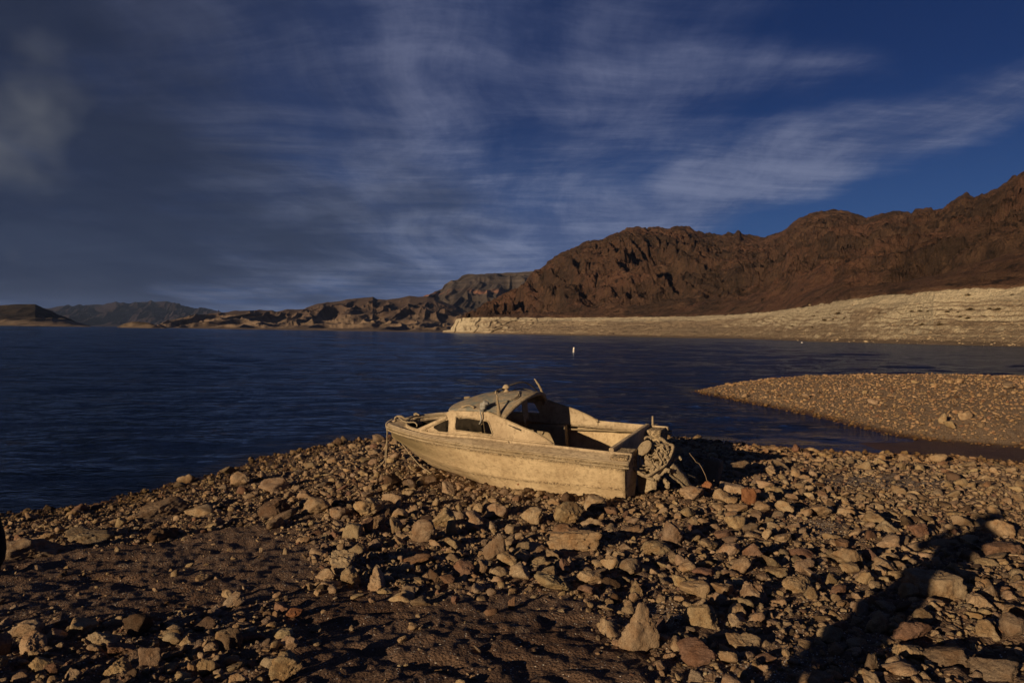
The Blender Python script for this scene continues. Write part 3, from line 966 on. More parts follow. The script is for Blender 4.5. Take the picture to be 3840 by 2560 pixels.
# --- low badland hills along the far shore
px_h = np.linspace(590, 1900, 620)
sk_h = lin(px_h, [(590, 1224), (611, 1208), (682, 1191), (748, 1180), (825, 1171), (876, 1164), (947, 1162), (1019, 1161), (1034, 1167), (1049, 1166), (1075, 1159), (1141, 1156), (1167, 1145), (1192, 1137), (1253, 1130), (1294, 1124), (1345, 1116),
                  (1396, 1112), (1412, 1122), (1447, 1125), (1498, 1116), (1534, 1108), (1565, 1111), (1600, 1110), (1650, 1124), (1690, 1142), (1740, 1165), (1900, 1190)])
Yh = np.full(len(px_h), 4300.0)
z_hr = np.array([max(4, height_at(a, b, 4300)) for a, b in zip(px_h, sk_h)])
sh_h = lin(px_h, [(590, 3000), (900, 2700), (1300, 2500), (1700, 2300), (1900, 2200)])
z_h1 = z_hr * lin(px_h, [(590, .45), (900, .42), (1200, .30), (1500, .22), (1900, .2)])


def hills_noise(P, T, pc):
    k = sstep(T, 0.04, 0.5) * (1 - 0.92 * sstep(T, 1.45, 2.0))
    s = np.stack([P[:, 0] * 0.006, P[:, 1] * 0.0028, P[:, 2] * 0.003], 1)
    w1 = fbm(P * 0.0022, 3, 12)
    g = ridged(s * 1.5 + 0.5 * np.stack([w1] * 3, 1), 5, 91, 0.40) - 1.0
    b = fbm(P * 0.0013, 3, 40)
    up = sstep(T, 0.7, 1.4)
    dz = k * ((20 + 24 * up) * g + (16 + 6 * up) * np.minimum(b, 0.1)) + 2.0 * sstep(T, 1.8, 2) * fbm(P * 0.02, 3, 2)
    return 0 * T, k * -35 * g, dz


me, *_ = hill_mesh('hills', px_h, [110, 110], [sh_h, sh_h * 0.45 + Yh * 0.55, Yh], [np.full(len(px_h), -1.5), z_h1, z_hr], hills_noise, (1.15, 0.5), 8)
tag(link('hills', me, None, M_HILLS), 'row of eroded tan and brown badland hills on the far shore', 'hills', None, 'structure')

# --- far blue range
px_f = np.linspace(60, 900, 330)
sk_f = lin(px_f, [(60, 1180), (120, 1160), (164, 1155), (193, 1153), (221, 1146), (255, 1141), (271, 1145), (296, 1141), (311, 1148), (332, 1144), (386, 1142), (418, 1133), (434, 1128), (450, 1134), (479, 1139), (518, 1134), (543, 1132), (556, 1130), (565, 1124), (579, 1132),
                  (600, 1130), (625, 1128), (654, 1134), (689, 1146), (725, 1159), (768, 1155), (814, 1167), (850, 1180), (900, 1205)])
z_f = np.array([max(10, height_at(a, b, 15000)) for a, b in zip(px_f, sk_f)])


def far_noise(P, T, pc):
    k = sstep(T, 0.0, 0.3) * (1 - 0.88 * sstep(T, 0.8, 1.0))
    s = np.stack([P[:, 0] * 0.0016, P[:, 1] * 0.0006, P[:, 2] * 0.001], 1)
    g = ridged(s * 1.6, 5, 61, 0.5) - 1.1
    return 0 * T, 0 * T, k * 170 * g + 6 * sstep(T, 0.8, 1) * fbm(P * 0.006, 3, 8)


me, *_ = hill_mesh('far_mountains', px_f, [110], [np.full(len(px_f), 11500.0), np.full(len(px_f), 15000.0)], [np.full(len(px_f), -4.0), z_f], far_noise, (1.2, 0.5), 8)
tag(link('far_mountains', me, None, M_FAR), 'distant hazy blue mountain range at the left horizon', 'mountains', None, 'structure')

# --- dark hill at the left edge
px_l = np.concatenate([np.linspace(-700, -10, 60), np.linspace(0, 340, 200)])
sk_l = lin(px_l, [(-700, 1110), (-300, 1130), (0, 1144), (61, 1139), (132, 1140), (150, 1148), (168, 1157), (196, 1166), (214, 1178), (236, 1184), (264, 1194), (286, 1207), (321, 1216), (340, 1221)])
z_l = np.array([max(0.6, height_at(a, b, 3000)) for a, b in zip(px_l, sk_l)])


def left_noise(P, T, pc):
    k = sstep(T, 0.0, 0.3) * (1 - 0.9 * sstep(T, 0.8, 1.0))
    g = ridged(P * np.array([0.010, 0.004, 0.01]), 4, 77, 0.4) - 1.1
    return 0 * T, 0 * T, k * 14 * g * np.clip(P[:, 2] / 40, 0, 1) + 0.8 * sstep(T, 0.8, 1) * fbm(P * 0.03, 3, 8)


me, *_ = hill_mesh('dark_hill', px_l, [70], [np.full(len(px_l), 2500.0), np.full(len(px_l), 3000.0)], [np.full(len(px_l), -1.0), z_l], left_noise, (1.25, 0.6), 8)
tag(link('dark_hill', me, None, M_LEFT), 'black topped hill with pale foot at the left edge of the lake', 'hill', None, 'structure')

# --- small island
px_i = np.linspace(440, 625, 90)
sk_i = lin(px_i, [(440, 1227), (448, 1222), (464, 1214), (496, 1206), (518, 1206), (557, 1210), (586, 1219), (600, 1225), (625, 1229)])
z_i = np.array([max(0.2, height_at(a, b, 1800)) for a, b in zip(px_i, sk_i)])
me, *_ = hill_mesh('island', px_i, [24], [np.full(len(px_i), 1730.0), np.full(len(px_i), 1800.0)], [np.full(len(px_i), -1.0), z_i],
                   lambda P, T, pc: (0 * T, 0 * T, sstep(T, 0, .4) * (1 - .9 * sstep(T, .7, 1)) * 3.0 * (ridged(P * np.array([.03, .012, .02]), 4, 5) - .75)), (1.06, -0.1), 10)
tag(link('island', me, None, M_LEFT), 'small low rocky island far out on the lake at left', 'island', None, 'structure')

# ------------------------------------------------------------------ the wrecked boat
B_YAW, B_PIT, B_HEEL = 2.624, -0.048, 0.108
B_T = np.array([2.035, 10.036, -1.609]) + EYE


def rot_boat(yaw, pitch, heel):
    c, s = math.cos(yaw), math.sin(yaw); Z = np.array([[c, -s, 0], [s, c, 0], [0, 0, 1]])
    c, s = math.cos(-pitch), math.sin(-pitch); Y = np.array([[c, 0, s], [0, 1, 0], [-s, 0, c]])
    c, s = math.cos(-heel), math.sin(-heel); X = np.array([[1, 0, 0], [0, c, -s], [0, s, c]])
    return Z @ Y @ X


B_R = rot_boat(B_YAW, B_PIT, B_HEEL)


def b2w(p):
    return B_R @ np.asarray(p, float) + B_T


def pix2b(px, py, axis, val):
    """point of the boat's own frame seen at the pixel and lying on the plane axis = val"""
    d = pix_ray(px, py)
    o = B_R.T @ (EYE - B_T); dl = B_R.T @ d
    return o + dl * ((val - o[axis]) / dl[axis])


boat = thing('wrecked_boat', b2w((0, 0, 0)), 'mud caked wrecked cabin motorboat stranded on the rocky shore', 'boat')
mw = Matrix.Identity(4)
for i in range(3):
    for j in range(3):
        mw[i][j] = B_R[i, j]
    mw[i][3] = B_T[i]
boat.rotation_euler = mw.to_euler()

WS = [(0, 1.0), (0.6, 1.04), (1.3, 1.05), (1.85, 1.05), (2.4, 1.04), (3.0, 1.0), (3.4, .94), (3.8, .835), (4.1, .71), (4.4, .545), (4.56, .425), (4.68, .305), (4.76, .195), (4.80, .11), (4.82, .03), (4.9, .01)]
ZS = [(0, -.02), (.6, .02), (1.2, .06), (1.8, .095), (2.4, .13), (3.0, .165), (3.4, .19), (3.8, .215), (4.2, .225), (4.5, .215), (4.9, .175)]
WC = [(0, .915), (1.85, .91), (2.4, .86), (3.05, .73), (3.43, .62), (3.83, .47), (4.2, .30), (4.5, .16), (4.72, .07), (4.9, .02)]
ZC = [(0, -.41), (1.2, -.41), (1.94, -.375), (2.5, -.34), (3.4, -.27), (4.2, -.18), (4.7, -.10), (4.9, -.03)]
WB = [(0, .865), (1.85, .83), (2.4, .70), (3.05, .50), (3.43, .37), (3.83, .24), (4.2, .13), (4.5, .06), (4.72, .03), (4.9, .01)]
ZB = [(0, -.60), (1.85, -.61), (2.6, -.59), (3.2, -.53), (3.6, -.47), (4.0, -.38), (4.3, -.28), (4.6, -.17), (4.8, -.09), (4.9, -.04)]
ZK = [(0, -.76), (2.2, -.76), (3.0, -.74), (3.6, -.68), (4.0, -.58), (4.3, -.42), (4.6, -.22), (4.8, -.10), (4.9, -.045)]
ZD = [(0, .06), (0.6, .09), (1.2, .125), (1.9, .155), (2.4, .19), (3.0, .185), (3.5, .195), (4.0, .205), (4.35, .22), (4.7, .215), (4.9, .19)]


def wid(x): return float(lin(x, WS))


def wi_deck(x):
    """half width of the deck opening"""
    if x < 3.2: return float(lin(x, [(0, .84), (1.5, .84), (2.4, .82), (3.2, .735)]))
    if x > 4.36: return 0.0
    t = (x - 3.2) / (4.36 - 3.2)
    return 0.735 * math.sqrt(max(0, 1 - t ** 2.1)) * (1 - 0.10 * t)


def hull_section(x):
    ws, zs = wid(x), float(lin(x, ZS))
    wc, zc_ = float(lin(x, WC)), float(lin(x, ZC))
    wb, zb = float(lin(x, WB)), float(lin(x, ZB))
    zk = float(lin(x, ZK))
    rk = lambda z: x + (0.14 * (-z) if x < 0.01 else 0)
    pts = [(ws - .012, zs - .005), (ws - .02, zs - .06)]
    for t in (0.2, 0.45, 0.7, 0.92):
        bul = 0.02 * math.sin(PI * t)
        pts.append((ws * (1 - t) + wc * t - .02 * (1 - t) + bul * min(1, ws / .6), (zs - .06) * (1 - t) + zc_ * t))
    pts += [(wc + .012 * min(1, wc * 3), zc_ - .004), (wc - .006, zc_ - .028)]
    pts += [(wc * .5 + wb * .5 + .004, zc_ * .5 + zb * .5 - .01), (wb, zb), (wb * .5, zb * .45 + zk * .55), (0.0, zk)]
    return [(rk(z), y, z) for y, z in pts]


STX = np.concatenate([np.linspace(0, 3.0, 26), np.linspace(3.1, 4.5, 22), np.linspace(4.54, 4.82, 14)])
rowsV = []
for x in STX:
    sec = hull_section(x)
    rowsV.append([(a, b, c) for a, b, c in sec] + [(a, -b, c) for a, b, c in sec[:-1][::-1]])
HV = np.array(rowsV)
nst, nse = HV.shape[:2]
hf = grid_faces(nst, nse)
hb = mesh_np('hull', HV.reshape(-1, 3), hf)
bm = bmesh.new(); bm.from_mesh(hb)
# transom: near and far quarters stand proud, the middle is set back as the motor well
bmesh.ops.remove_doubles(bm, verts=bm.verts, dist=0.0008)
bmesh.ops.recalc_face_normals(bm, faces=bm.faces)
bm.to_mesh(hb); bm.free()
for p in hb.polygons: p.use_smooth = True
hb.set_sharp_from_angle(angle=math.radians(34))
hull = link('hull', hb, boat, M_HULL)
md = hull.modifiers.new('thickness', 'SOLIDIFY'); md.thickness = 0.022; md.offset = -1


def poly_prism(name, outline, axis_vec, thick):
    bm = bmesh.new()
    vs = [bm.verts.new(p) for p in outline]
    f = bm.faces.new(vs)
    r = bmesh.ops.extrude_face_region(bm, geom=[f])
    for v in r['geom']:
        if isinstance(v, bmesh.types.BMVert):
            v.co += Vector(axis_vec) * thick
    bmesh.ops.recalc_face_normals(bm, faces=bm.faces)
    bmesh.ops.bevel(bm, geom=bm.edges[:], offset=0.008, segments=2, affect='EDGES')
    me = bpy.data.meshes.new(name)
    bm.to_mesh(me); bm.free()
    return me


def rk(z): return 0.14 * (-z)


def tr_poly(ys, zs, dx):
    return [(dx + rk(z), y, z) for y, z in zip(ys, zs)]


# stern quarters (solid blocks either side of the well), recessed centre board, bulkhead
for sgn in (1, -1):
    ol = [(0.99, .035), (0.93, .062), (0.56, .075), (0.52, .04), (0.50, -.30), (0.50, -.66), (0.86, -.598), (0.91, -.42), (0.985, -.06)]
    ol = [(sgn * (y if y < .6 else y - .022), z) for y, z in ol]
    link('stern_quarter', poly_prism('stern_quarter', tr_poly([p[0] for p in ol], [p[1] for p in ol], -0.012), (1, 0, 0), 0.25), boat, M_HULL)
ol = [(-.52, -.24), (.52, -.24), (.52, -.66), (0, -.755), (-.52, -.66)]
link('transom_board', poly_prism('transom_board', tr_poly([p[0] for p in ol], [p[1] for p in ol], 0.12), (1, 0, 0), 0.06), boat, M_HULL)
ol = [(-.80, .125), (.80, .125), (.80, -.52), (-.80, -.52)]
link('aft_bulkhead', poly_prism('aft_bulkhead', [(0.235, y, z) for y, z in ol], (1, 0, 0), 0.07), boat, M_DECK)
link('well_floor', box_mesh('well_floor', (0.10, 0, -.25), (0.30, 1.0, .03), None, .006), boat, M_DECK)
# rub rail: two beads round the sheer
rail = []
for dz, dr, rad in ((0.0, .006, .022), (-.052, .002, .017)):
    pts = [(x, wid(x) + dr, float(lin(x, ZS)) + dz - .012) for x in np.concatenate([np.linspace(-0.05, 4.5, 46), np.linspace(4.56, 4.81, 12)])]
    pts += [(4.845, 0, float(lin(4.85, ZS)) + dz - .012)]
    pts += [(a, -b, c) for a, b, c in pts[:-1][::-1]]
    rail.append(tube_mesh('r', pts, rad, 8))
link('rub_rail', join_meshes('rub_rail', rail), boat, M_RAIL)

# deck: flat rim, sloping side deck, raised inner lip
DX = np.concatenate([np.linspace(-0.05, 3.2, 34), np.linspace(3.25, 4.36, 30), np.linspace(4.40, 4.82, 14)])
dv = []
for x in DX:
    ws, zs, wi_, zd = wid(max(x, 0)), float(lin(x, ZS)), wi_deck(x), float(lin(x, ZD))
    lipw = min(wi_, 0.03)
    open_ = wi_ > 0
    s = [(ws + .004, zs - .01), (ws - .012, zs + .012), (max(ws - .05, wi_ + (ws - wi_) * .72), zs + .016),
         (max(ws - .065, wi_ + (ws - wi_) * .6), zs + .026),
         (wi_ + (ws - wi_) * .28, zd - .02), (wi_ + lipw * .9, zd - .010 if open_ else zd)]
    if open_:
        s += [(wi_ + .012, zd + .018), (wi_ - .006, zd + .018), (wi_ - .012, zd - .02), (wi_ - .012, zd - .11)]
    else:
        s += [(0, zd + .006)] * 4
    dv.append([(x, y, z) for y, z in s])
dv = np.array(dv)
both = [dv, dv * np.array([1, -1, 1])]
V = np.concatenate([b.reshape(-1, 3) for b in both])
f0 = grid_faces(*dv.shape[:2])
fs = np.concatenate([f0, f0[:, ::-1] + dv.shape[0] * dv.shape[1]])
dm = mesh_np('deck', V, fs)
bm = bmesh.new(); bm.from_mesh(dm)
bmesh.ops.remove_doubles(bm, verts=bm.verts, dist=0.0006)
bmesh.ops.recalc_face_normals(bm, faces=bm.faces)
bm.to_mesh(dm); bm.free()
for p in dm.polygons: p.use_smooth = True
dm.set_sharp_from_angle(angle=math.radians(40))
deck = link('deck', dm, boat, M_DECK)
md = deck.modifiers.new('thickness', 'SOLIDIFY'); md.thickness = 0.012; md.offset = -1


# cabin sides with their window openings
def round_poly(pts, r, n=5):
    out = []
    m = len(pts)
    for i in range(m):
        p0 = np.array(pts[i - 1], float); p = np.array(pts[i], float); p1 = np.array(pts[(i + 1) % m], float)
        a = (p0 - p) / np.linalg.norm(p0 - p); b = (p1 - p) / np.linalg.norm(p1 - p)
        q0 = p + a * r; q1 = p + b * r
        for k in range(n + 1):
            t = k / n
            out.append(tuple((1 - t) ** 2 * q0 + 2 * t * (1 - t) * p + t * t * q1))
    return out


def dense(pts, step=0.05):
    out = []
    for i in range(len(pts)):
        a = np.array(pts[i], float); b = np.array(pts[(i + 1) % len(pts)], float)
        n = max(1, int(np.linalg.norm(b - a) / step))
        for k in range(n):
            out.append(tuple(a + (b - a) * k / n))
    return out


WIN = round_poly([(2.90, .495), (2.26, .445), (2.17, .235), (2.92, .27)], .045)
QWIN = round_poly([(3.045, .435), (3.06, .225), (3.19, .205), (3.39, .285)], .04)
COAM = [(1.13, .13), (1.17, .155), (1.24, .195), (1.36, .255), (1.54, .325), (1.77, .40), (1.98, .475), (2.14, .53), (2.30, .575)]
SIDE = COAM + [(2.62, .575), (3.02, .565), (3.09, .54), (3.12, .45), (3.30, .385), (3.52, .29), (3.76, .20), (3.76, .15), (3.0, .15), (2.0, .08), (1.13, .06)]


def side_y(x, z):
    base = wi_deck(min(x, 3.75)) + 0.005
    return base - 0.16 * max(0, z - .12) - 0.02


def plate(name, outline, holes, sgn, thick=0.022):
    bm = bmesh.new()
    edges = []
    for lp in [outline] + holes:
        vs = [bm.verts.new((p[0], p[1], 0)) for p in dense(lp, .045)]
        for i in range(len(vs)):
            edges.append(bm.edges.new((vs[i], vs[(i + 1) % len(vs)])))
    bmesh.ops.triangle_fill(bm, use_beauty=True, use_dissolve=False, edges=edges)
    for v in bm.verts:
        x, z = v.co.x, v.co.y
        v.co = Vector((x, sgn * side_y(x, z), z))
    bmesh.ops.recalc_face_normals(bm, faces=bm.faces)
    me = bpy.data.meshes.new(name)
    bm.to_mesh(me); bm.free()
    for p in me.polygons: p.use_smooth = False
    return me


for sgn in (1, -1):
    side = link('cabin_side', plate('cabin_side', SIDE, [WIN, QWIN], sgn), boat, M_DECK)
    md = side.modifiers.new('thickness', 'SOLIDIFY'); md.thickness = 0.026; md.offset = 0
    fr = tube_mesh('window_frame', [(x, sgn * (side_y(x, z) + .012), z) for x, z in WIN], .014, 6, True)
    link('window_frame', fr, side, M_RAIL)
    tr = tube_mesh('coaming_trim', [(x, sgn * side_y(x, z), z + .006) for x, z in COAM], .014, 6, False, 3, .0012)
    link('coaming_trim', tr, side, M_RAIL)
    bl = tube_mesh('moulding', [(x, sgn * (side_y(x, .13) + .012), float(lin(x, ZD)) + .035) for x in np.linspace(1.15, 3.45, 30)], .014, 6, False, 0, .001)
    link('moulding', bl, side, M_DECK)
    pl = [(3.74, sgn * (wi_deck(3.74) - .02), .195), (3.52, sgn * .655, .285), (3.28, sgn * .68, .385), (3.08, sgn * .69, .47)]
    link('windshield_pillar', tube_mesh('windshield_pillar', pl, [.05, .04, .034, .034], 8, False, 3), boat, M_DECK)
    ln_ = []  # added sheet behind the windshield opening; the cabin's shade is in its colour
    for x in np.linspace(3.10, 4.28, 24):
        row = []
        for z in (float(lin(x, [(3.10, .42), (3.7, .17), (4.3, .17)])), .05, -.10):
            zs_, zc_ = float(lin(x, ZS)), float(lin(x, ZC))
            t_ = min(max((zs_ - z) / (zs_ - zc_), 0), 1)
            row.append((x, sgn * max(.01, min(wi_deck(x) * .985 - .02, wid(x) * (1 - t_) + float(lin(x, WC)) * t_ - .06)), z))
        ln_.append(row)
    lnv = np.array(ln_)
    lm_ = mesh_np('cabin_shade_sheet', lnv.reshape(-1, 3), grid_faces(*lnv.shape[:2]))
    lo2 = link('cabin_shade_sheet', lm_, boat, M_CABIN_SHADE)
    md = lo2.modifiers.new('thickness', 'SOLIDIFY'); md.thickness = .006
    wb = [(x, sgn * (wi_deck(x) - .004), float(lin(x, ZD)) + .024) for x in np.concatenate([np.linspace(3.5, 4.2, 14), np.linspace(4.24, 4.355, 8)])]
    link('windshield_sill', tube_mesh('windshield_sill', wb, .016, 6), boat, M_RAIL)


# roof: cambered shell with a dished aft arch
def roof_z(x, v):
    crown = float(lin(x, [(1.75, .715), (1.95, .748), (2.35, .755), (2.6, .742), (2.85, .705), (3.09, .638), (3.35, .545), (3.5, .47)]))
    cam = float(lin(x, [(1.75, .265), (2.05, .25), (2.4, .19), (2.7, .14), (3.06, .085), (3.5, .05)]))
    return crown - cam * abs(v) ** 2.1


rv = []
for v in np.linspace(-1, 1, 41):
    hw = 0.705
    front = 3.23 - .17 * abs(v) ** 2.0
    aft = 1.86 + .17 * abs(v) ** 1.6
    row = []
    for u in np.linspace(0, 1, 40):
        x = aft + (front - aft) * u
        y = v * (hw + .015 * (1 - u)) * (1 - .05 * u)
        row.append((x, y, roof_z(x, v) + .012))
    rv.append(row)
rv = np.array(rv)
rm = mesh_np('roof', rv.reshape(-1, 3), grid_faces(*rv.shape[:2]))
if rm.polygons[500].normal.z < 0: rm.flip_normals()
roof = link('roof', rm, boat, M_ROOF)
md = roof.modifiers.new('thickness', 'SOLIDIFY'); md.thickness = 0.045; md.offset = -1
ar = [tuple(rv[i, 0] + np.array([-.012, 0, -.03])) for i in range(41)]
link('roof_arch', tube_mesh('roof_arch', ar, .036, 8), boat, M_RAIL)
# legs of the aft arch down to the coaming
for sgn in (1, -1):
    link('arch_post', tube_mesh('arch_post', [(2.045, sgn * .70, .50), (2.02, sgn * .715, .43)], [.04, .045], 8), boat, M_RAIL)

# interior: floor, cabin bulkhead, side lockers, dash
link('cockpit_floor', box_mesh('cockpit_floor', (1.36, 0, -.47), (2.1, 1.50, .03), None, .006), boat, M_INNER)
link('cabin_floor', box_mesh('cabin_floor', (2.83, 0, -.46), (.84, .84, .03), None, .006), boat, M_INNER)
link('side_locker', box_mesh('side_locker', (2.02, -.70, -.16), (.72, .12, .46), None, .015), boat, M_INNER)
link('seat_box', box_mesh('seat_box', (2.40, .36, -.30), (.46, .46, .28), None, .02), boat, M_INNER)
link('dashboard', poly_prism('dashboard', [(2.72, -.68, .22), (2.72, .12, .22), (2.72, .12, -.05), (2.72, -.68, -.05)], (1, 0, 0), .10), boat, M_INNER)
bmk = poly_prism('cabin_bulkhead', [(3.0, .66, .16), (3.0, .20, .16), (3.0, .20, -.45), (3.0, .60, -.45)], (1, 0, 0), .03)
link('cabin_bulkhead', bmk, boat, M_INNER)
bmk = poly_prism('cabin_bulkhead', [(3.0, -.66, .16), (3.0, -.20, .16), (3.0, -.20, -.45), (3.0, -.60, -.45)], (1, 0, 0), .03)
link('cabin_bulkhead', bmk, boat, M_INNER)
# shelf line along the inside of each hull side
for sgn in (1, -1):
    link('side_shelf', tube_mesh('side_shelf', [(x, sgn * (wi_deck(x) - .012), -.02 - .10 * 0) for x in np.linspace(.3, 3.0, 20)], .016, 6, False, 0, .002), boat, M_INNER)


def R1(x, y): return 1400 + .56122 * x, 1380 + .56122 * y


def Z1(x, y): return 1720 + .17007 * x, 1400 + .17007 * y


def on_roof(px, py, lift=.012):
    """point of the roof surface seen at the pixel"""
    lo, hi = 1.0, -0.9
    best = None
    for v in np.linspace(.72, -.72, 60):
        p = pix2b(px, py, 1, v)
        e = abs(p[2] - (roof_z(min(max(p[0], 1.75), 3.5), v / .71) + .012))
        if best is None or e < best[0] - 1e-4:
            best = (e, p)
    p = best[1].copy(); p[2] += lift
    return tuple(p)


# light on the roof
p0 = np.array(pix2b(*Z1(1070, 560), 1, .0)); p0[2] = roof_z(p0[0], 0) + .012
lt = []
prof = [(.0, .048), (.02, .052), (.04, .034), (.085, .030), (.10, .05), (.112, .064), (.125, .062), (.17, .046), (.195, .028), (.205, .002)]
bm = bmesh.new()
prev = None
for h, r in prof:
    ring = [bm.verts.new((p0[0] + r * math.cos(2 * PI * k / 16), p0[1] + r * math.sin(2 * PI * k / 16), p0[2] + h * .62 - .01)) for k in range(16)]
    if prev:
        for k in range(16):
            bm.faces.new((prev[k], prev[(k + 1) % 16], ring[(k + 1) % 16], ring[k]))
    prev = ring
bm.faces.new(prev)
for f in bm.faces: f.smooth = True
lm = bpy.data.meshes.new('navigation_light'); bm.to_mesh(lm); bm.free()
link('navigation_light', lm, boat, M_DECK)

# posts at both ends of the aft arch
pn = [pix2b(*Z1(845, 475), 1, .66), pix2b(*Z1(862, 640), 1, .68), pix2b(*Z1(885, 830), 1, .70), pix2b(*Z1(905, 1000), 1, .715)]
link('bracket_post', tube_mesh('bracket_post', pn, [.012, .018, .026, .046], 7, False, 3, .002), boat, M_RAIL)
pf = [pix2b(*Z1(1668, 122), 1, -.60), pix2b(*Z1(1735, 210), 1, -.61), pix2b(*Z1(1800, 320), 1, -.62), pix2b(*Z1(1835, 410), 1, -.63), pix2b(*Z1(1870, 490), 1, -.64)]
link('bracket_post', tube_mesh('bracket_post', pf, [.010, .018, .02, .022, .05], 7, False, 3, .002), boat, M_RAIL)
# grab rail on the roof
gp = [on_roof(*Z1(812, 450), .0), on_roof(*Z1(830, 425), .03), on_roof(*Z1(900, 412), .05), on_roof(*Z1(985, 412), .05), on_roof(*Z1(1010, 440), .0)]
link('grab_rail', tube_mesh('grab_rail', gp, .012, 7, False, 3, .001), boat, M_RAIL)
# vent lump and broken fitting at the roof front
q = pix2b(*R1(628, 213), 1, -.12)
link('roof_cleat', box_mesh('roof_cleat', (q[0], q[1], roof_z(q[0], .17) + .035), (.11, .05, .05), Matrix.Rotation(.5, 3, 'Z'), .018), boat, M_RAIL)
hp = [on_roof(*Z1(70, 745), .006), on_roof(*Z1(180, 735), .02), on_roof(*Z1(260, 735), .018), on_roof(*Z1(340, 765), .006)]
link('handrail_stub', tube_mesh('handrail_stub', hp, [.02, .014, .013, .02], 6, False, 2, .003), boat, M_RAIL)
# bow fitting, cleats on deck, stern light post
link('bow_eye', tube_mesh('bow_eye', [(4.70, .03, .20), (4.72, .0, .27), (4.64, -.06, .28), (4.56, -.08, .22)], .022, 7, False, 3, .002), boat, M_RAIL)
c0 = pix2b(*R1(290, 315), 2, .25)
link('deck_cleat', join_meshes('deck_cleat', [box_mesh('a', (c0[0], c0[1], .255), (.11, .07, .045), Matrix.Rotation(.6, 3, 'Z'), .02, 3), tube_mesh('b', [(c0[0] - .1, c0[1] + .05, .265), (c0[0], c0[1], .287), (c0[0] + .1, c0[1] - .04, .265)], .013, 6, False, 3, .003)]), boat, M_RAIL)
c1 = pix2b(*R1(1868, 385), 2, .075)
link('stern_light', join_meshes('stern_light', [tube_mesh('a', [(c1[0], c1[1], .04), (c1[0], c1[1], .14), (c1[0] - .005, c1[1], .235)], [.03, .017, .013], 7), tube_mesh('b', [(c1[0] + .07, c1[1] + .05, .09), (c1[0] - .07, c1[1] - .05, .09)], .008, 6)]), boat, M_RAIL)
c2 = pix2b(*R1(898, 500), 1, .84)
link('mud_clod', box_mesh('mud_clod', (c2[0], c2[1] + .02, c2[2]), (.09, .05, .055), Matrix.Rotation(.4, 3, 'Y'), .018), boat, M_RAIL)
c3 = pix2b(*R1(1492, 340), 1, -.83)
link('tie_cleat', tube_mesh('tie_cleat', [(c3[0] + .04, c3[1], .13), (c3[0], c3[1], .16), (c3[0] - .03, c3[1] + .03, .12)], .02, 6, False, 3, .004), boat, M_RAIL)
# torn lining that hangs inside the cabin opening
link('torn_lining', poly_prism('torn_lining', [(2.02, .10, .62), (2.02, -.08, .63), (2.03, -.10, .28), (2.02, -.02, .34), (2.03, .03, .22), (2.02, .10, .36)], (1, 0, 0), .01), boat, M_INNER)
link('torn_lining', poly_prism('torn_lining', [(2.46, .60, .40), (2.46, .34, .46), (2.46, .32, .14), (2.46, .44, .11), (2.46, .58, .12)], (1, 0, 0), .012), boat, M_INNER)


def wline(pts):
    return [b2w(p) for p in pts]


# hoses and wires lying over the roof: loose things of their own
def hose(name, label, zs, ys, rad, mat, seg=7, cat='hose'):
    pts = [pix2b(*Z1(x, y), 1, v) for (x, y), v in zip(zs, ys)]
    o = link(name, tube_mesh(name, wline(pts), rad, seg, False, 4, .0008), None, mat)
    return tag(o, label, cat)


hz = [(800, 975), (795, 900), (765, 800), (700, 710), (650, 640), (632, 570), (660, 500), (820, 390), (1060, 290), (1290, 208), (1440, 196), (1560, 240), (1700, 350), (1752, 432)]
hose('bent_hose', 'long dark hose that arcs high above the boat roof', hz, np.linspace(.72, -.62, len(hz)), .0125, M_DARK)
hz = [(1125, 405), (1200, 370), (1320, 343), (1450, 347), (1600, 378), (1742, 425)]
hose('bent_hose', 'shorter tan hose bowed low behind the roof light', hz, np.linspace(-.05, -.62, len(hz)), .011, M_ROPE)
wz_ = [(600, 742), (700, 715), (830, 688), (960, 665), (1090, 630), (1200, 590), (1290, 530), (1330, 470), (1322, 430), (1390, 402)]
o = link('roof_wire', tube_mesh('roof_wire', wline([on_roof(*Z1(*p), .018) for p in wz_]), .010, 6, False, 3, .002), None, M_ROPE)
tag(o, 'muddy wire that lies across the boat roof', 'wire')
wz2 = [(1210, 605), (1300, 560), (1350, 510), (1345, 470)]
o = link('roof_wire', tube_mesh('roof_wire', wline([on_roof(*Z1(*p), .012) for p in wz2]), .007, 6, False, 3, .001), None, M_ROPE)
tag(o, 'short loop of thin wire on the roof behind the roof light', 'wire')
# hose along the near coaming
cz = [(545, 830), (640, 900), (760, 965), (860, 1020), (980, 1060), (1100, 1130), (1240, 1190), (1380, 1250)]
hose('coaming_hose', 'dark hose that trails down the near cabin coaming of the boat', cz, np.linspace(.70, .80, len(cz)), .014, M_DARK)


def blob_chain(name, pts, rad, seed, mat, lump=0.35):
    """lumpy cloth: a skinned chain with folds"""
    me = tube_mesh(name, pts, rad, 14, False, 5)
    n = len(me.vertices)
    co = np.empty(n * 3); me.vertices.foreach_get('co', co); co = co.reshape(-1, 3)
    nr = np.empty(n * 3); me.vertices.foreach_get('normal', nr); nr = nr.reshape(-1, 3)
    co = co + nr * (np.mean(rad) * lump * fbm(co * 22, 3, seed))[:, None]
    me.vertices.foreach_set('co', co.ravel()); me.update()
    return link(name, me, None, mat)


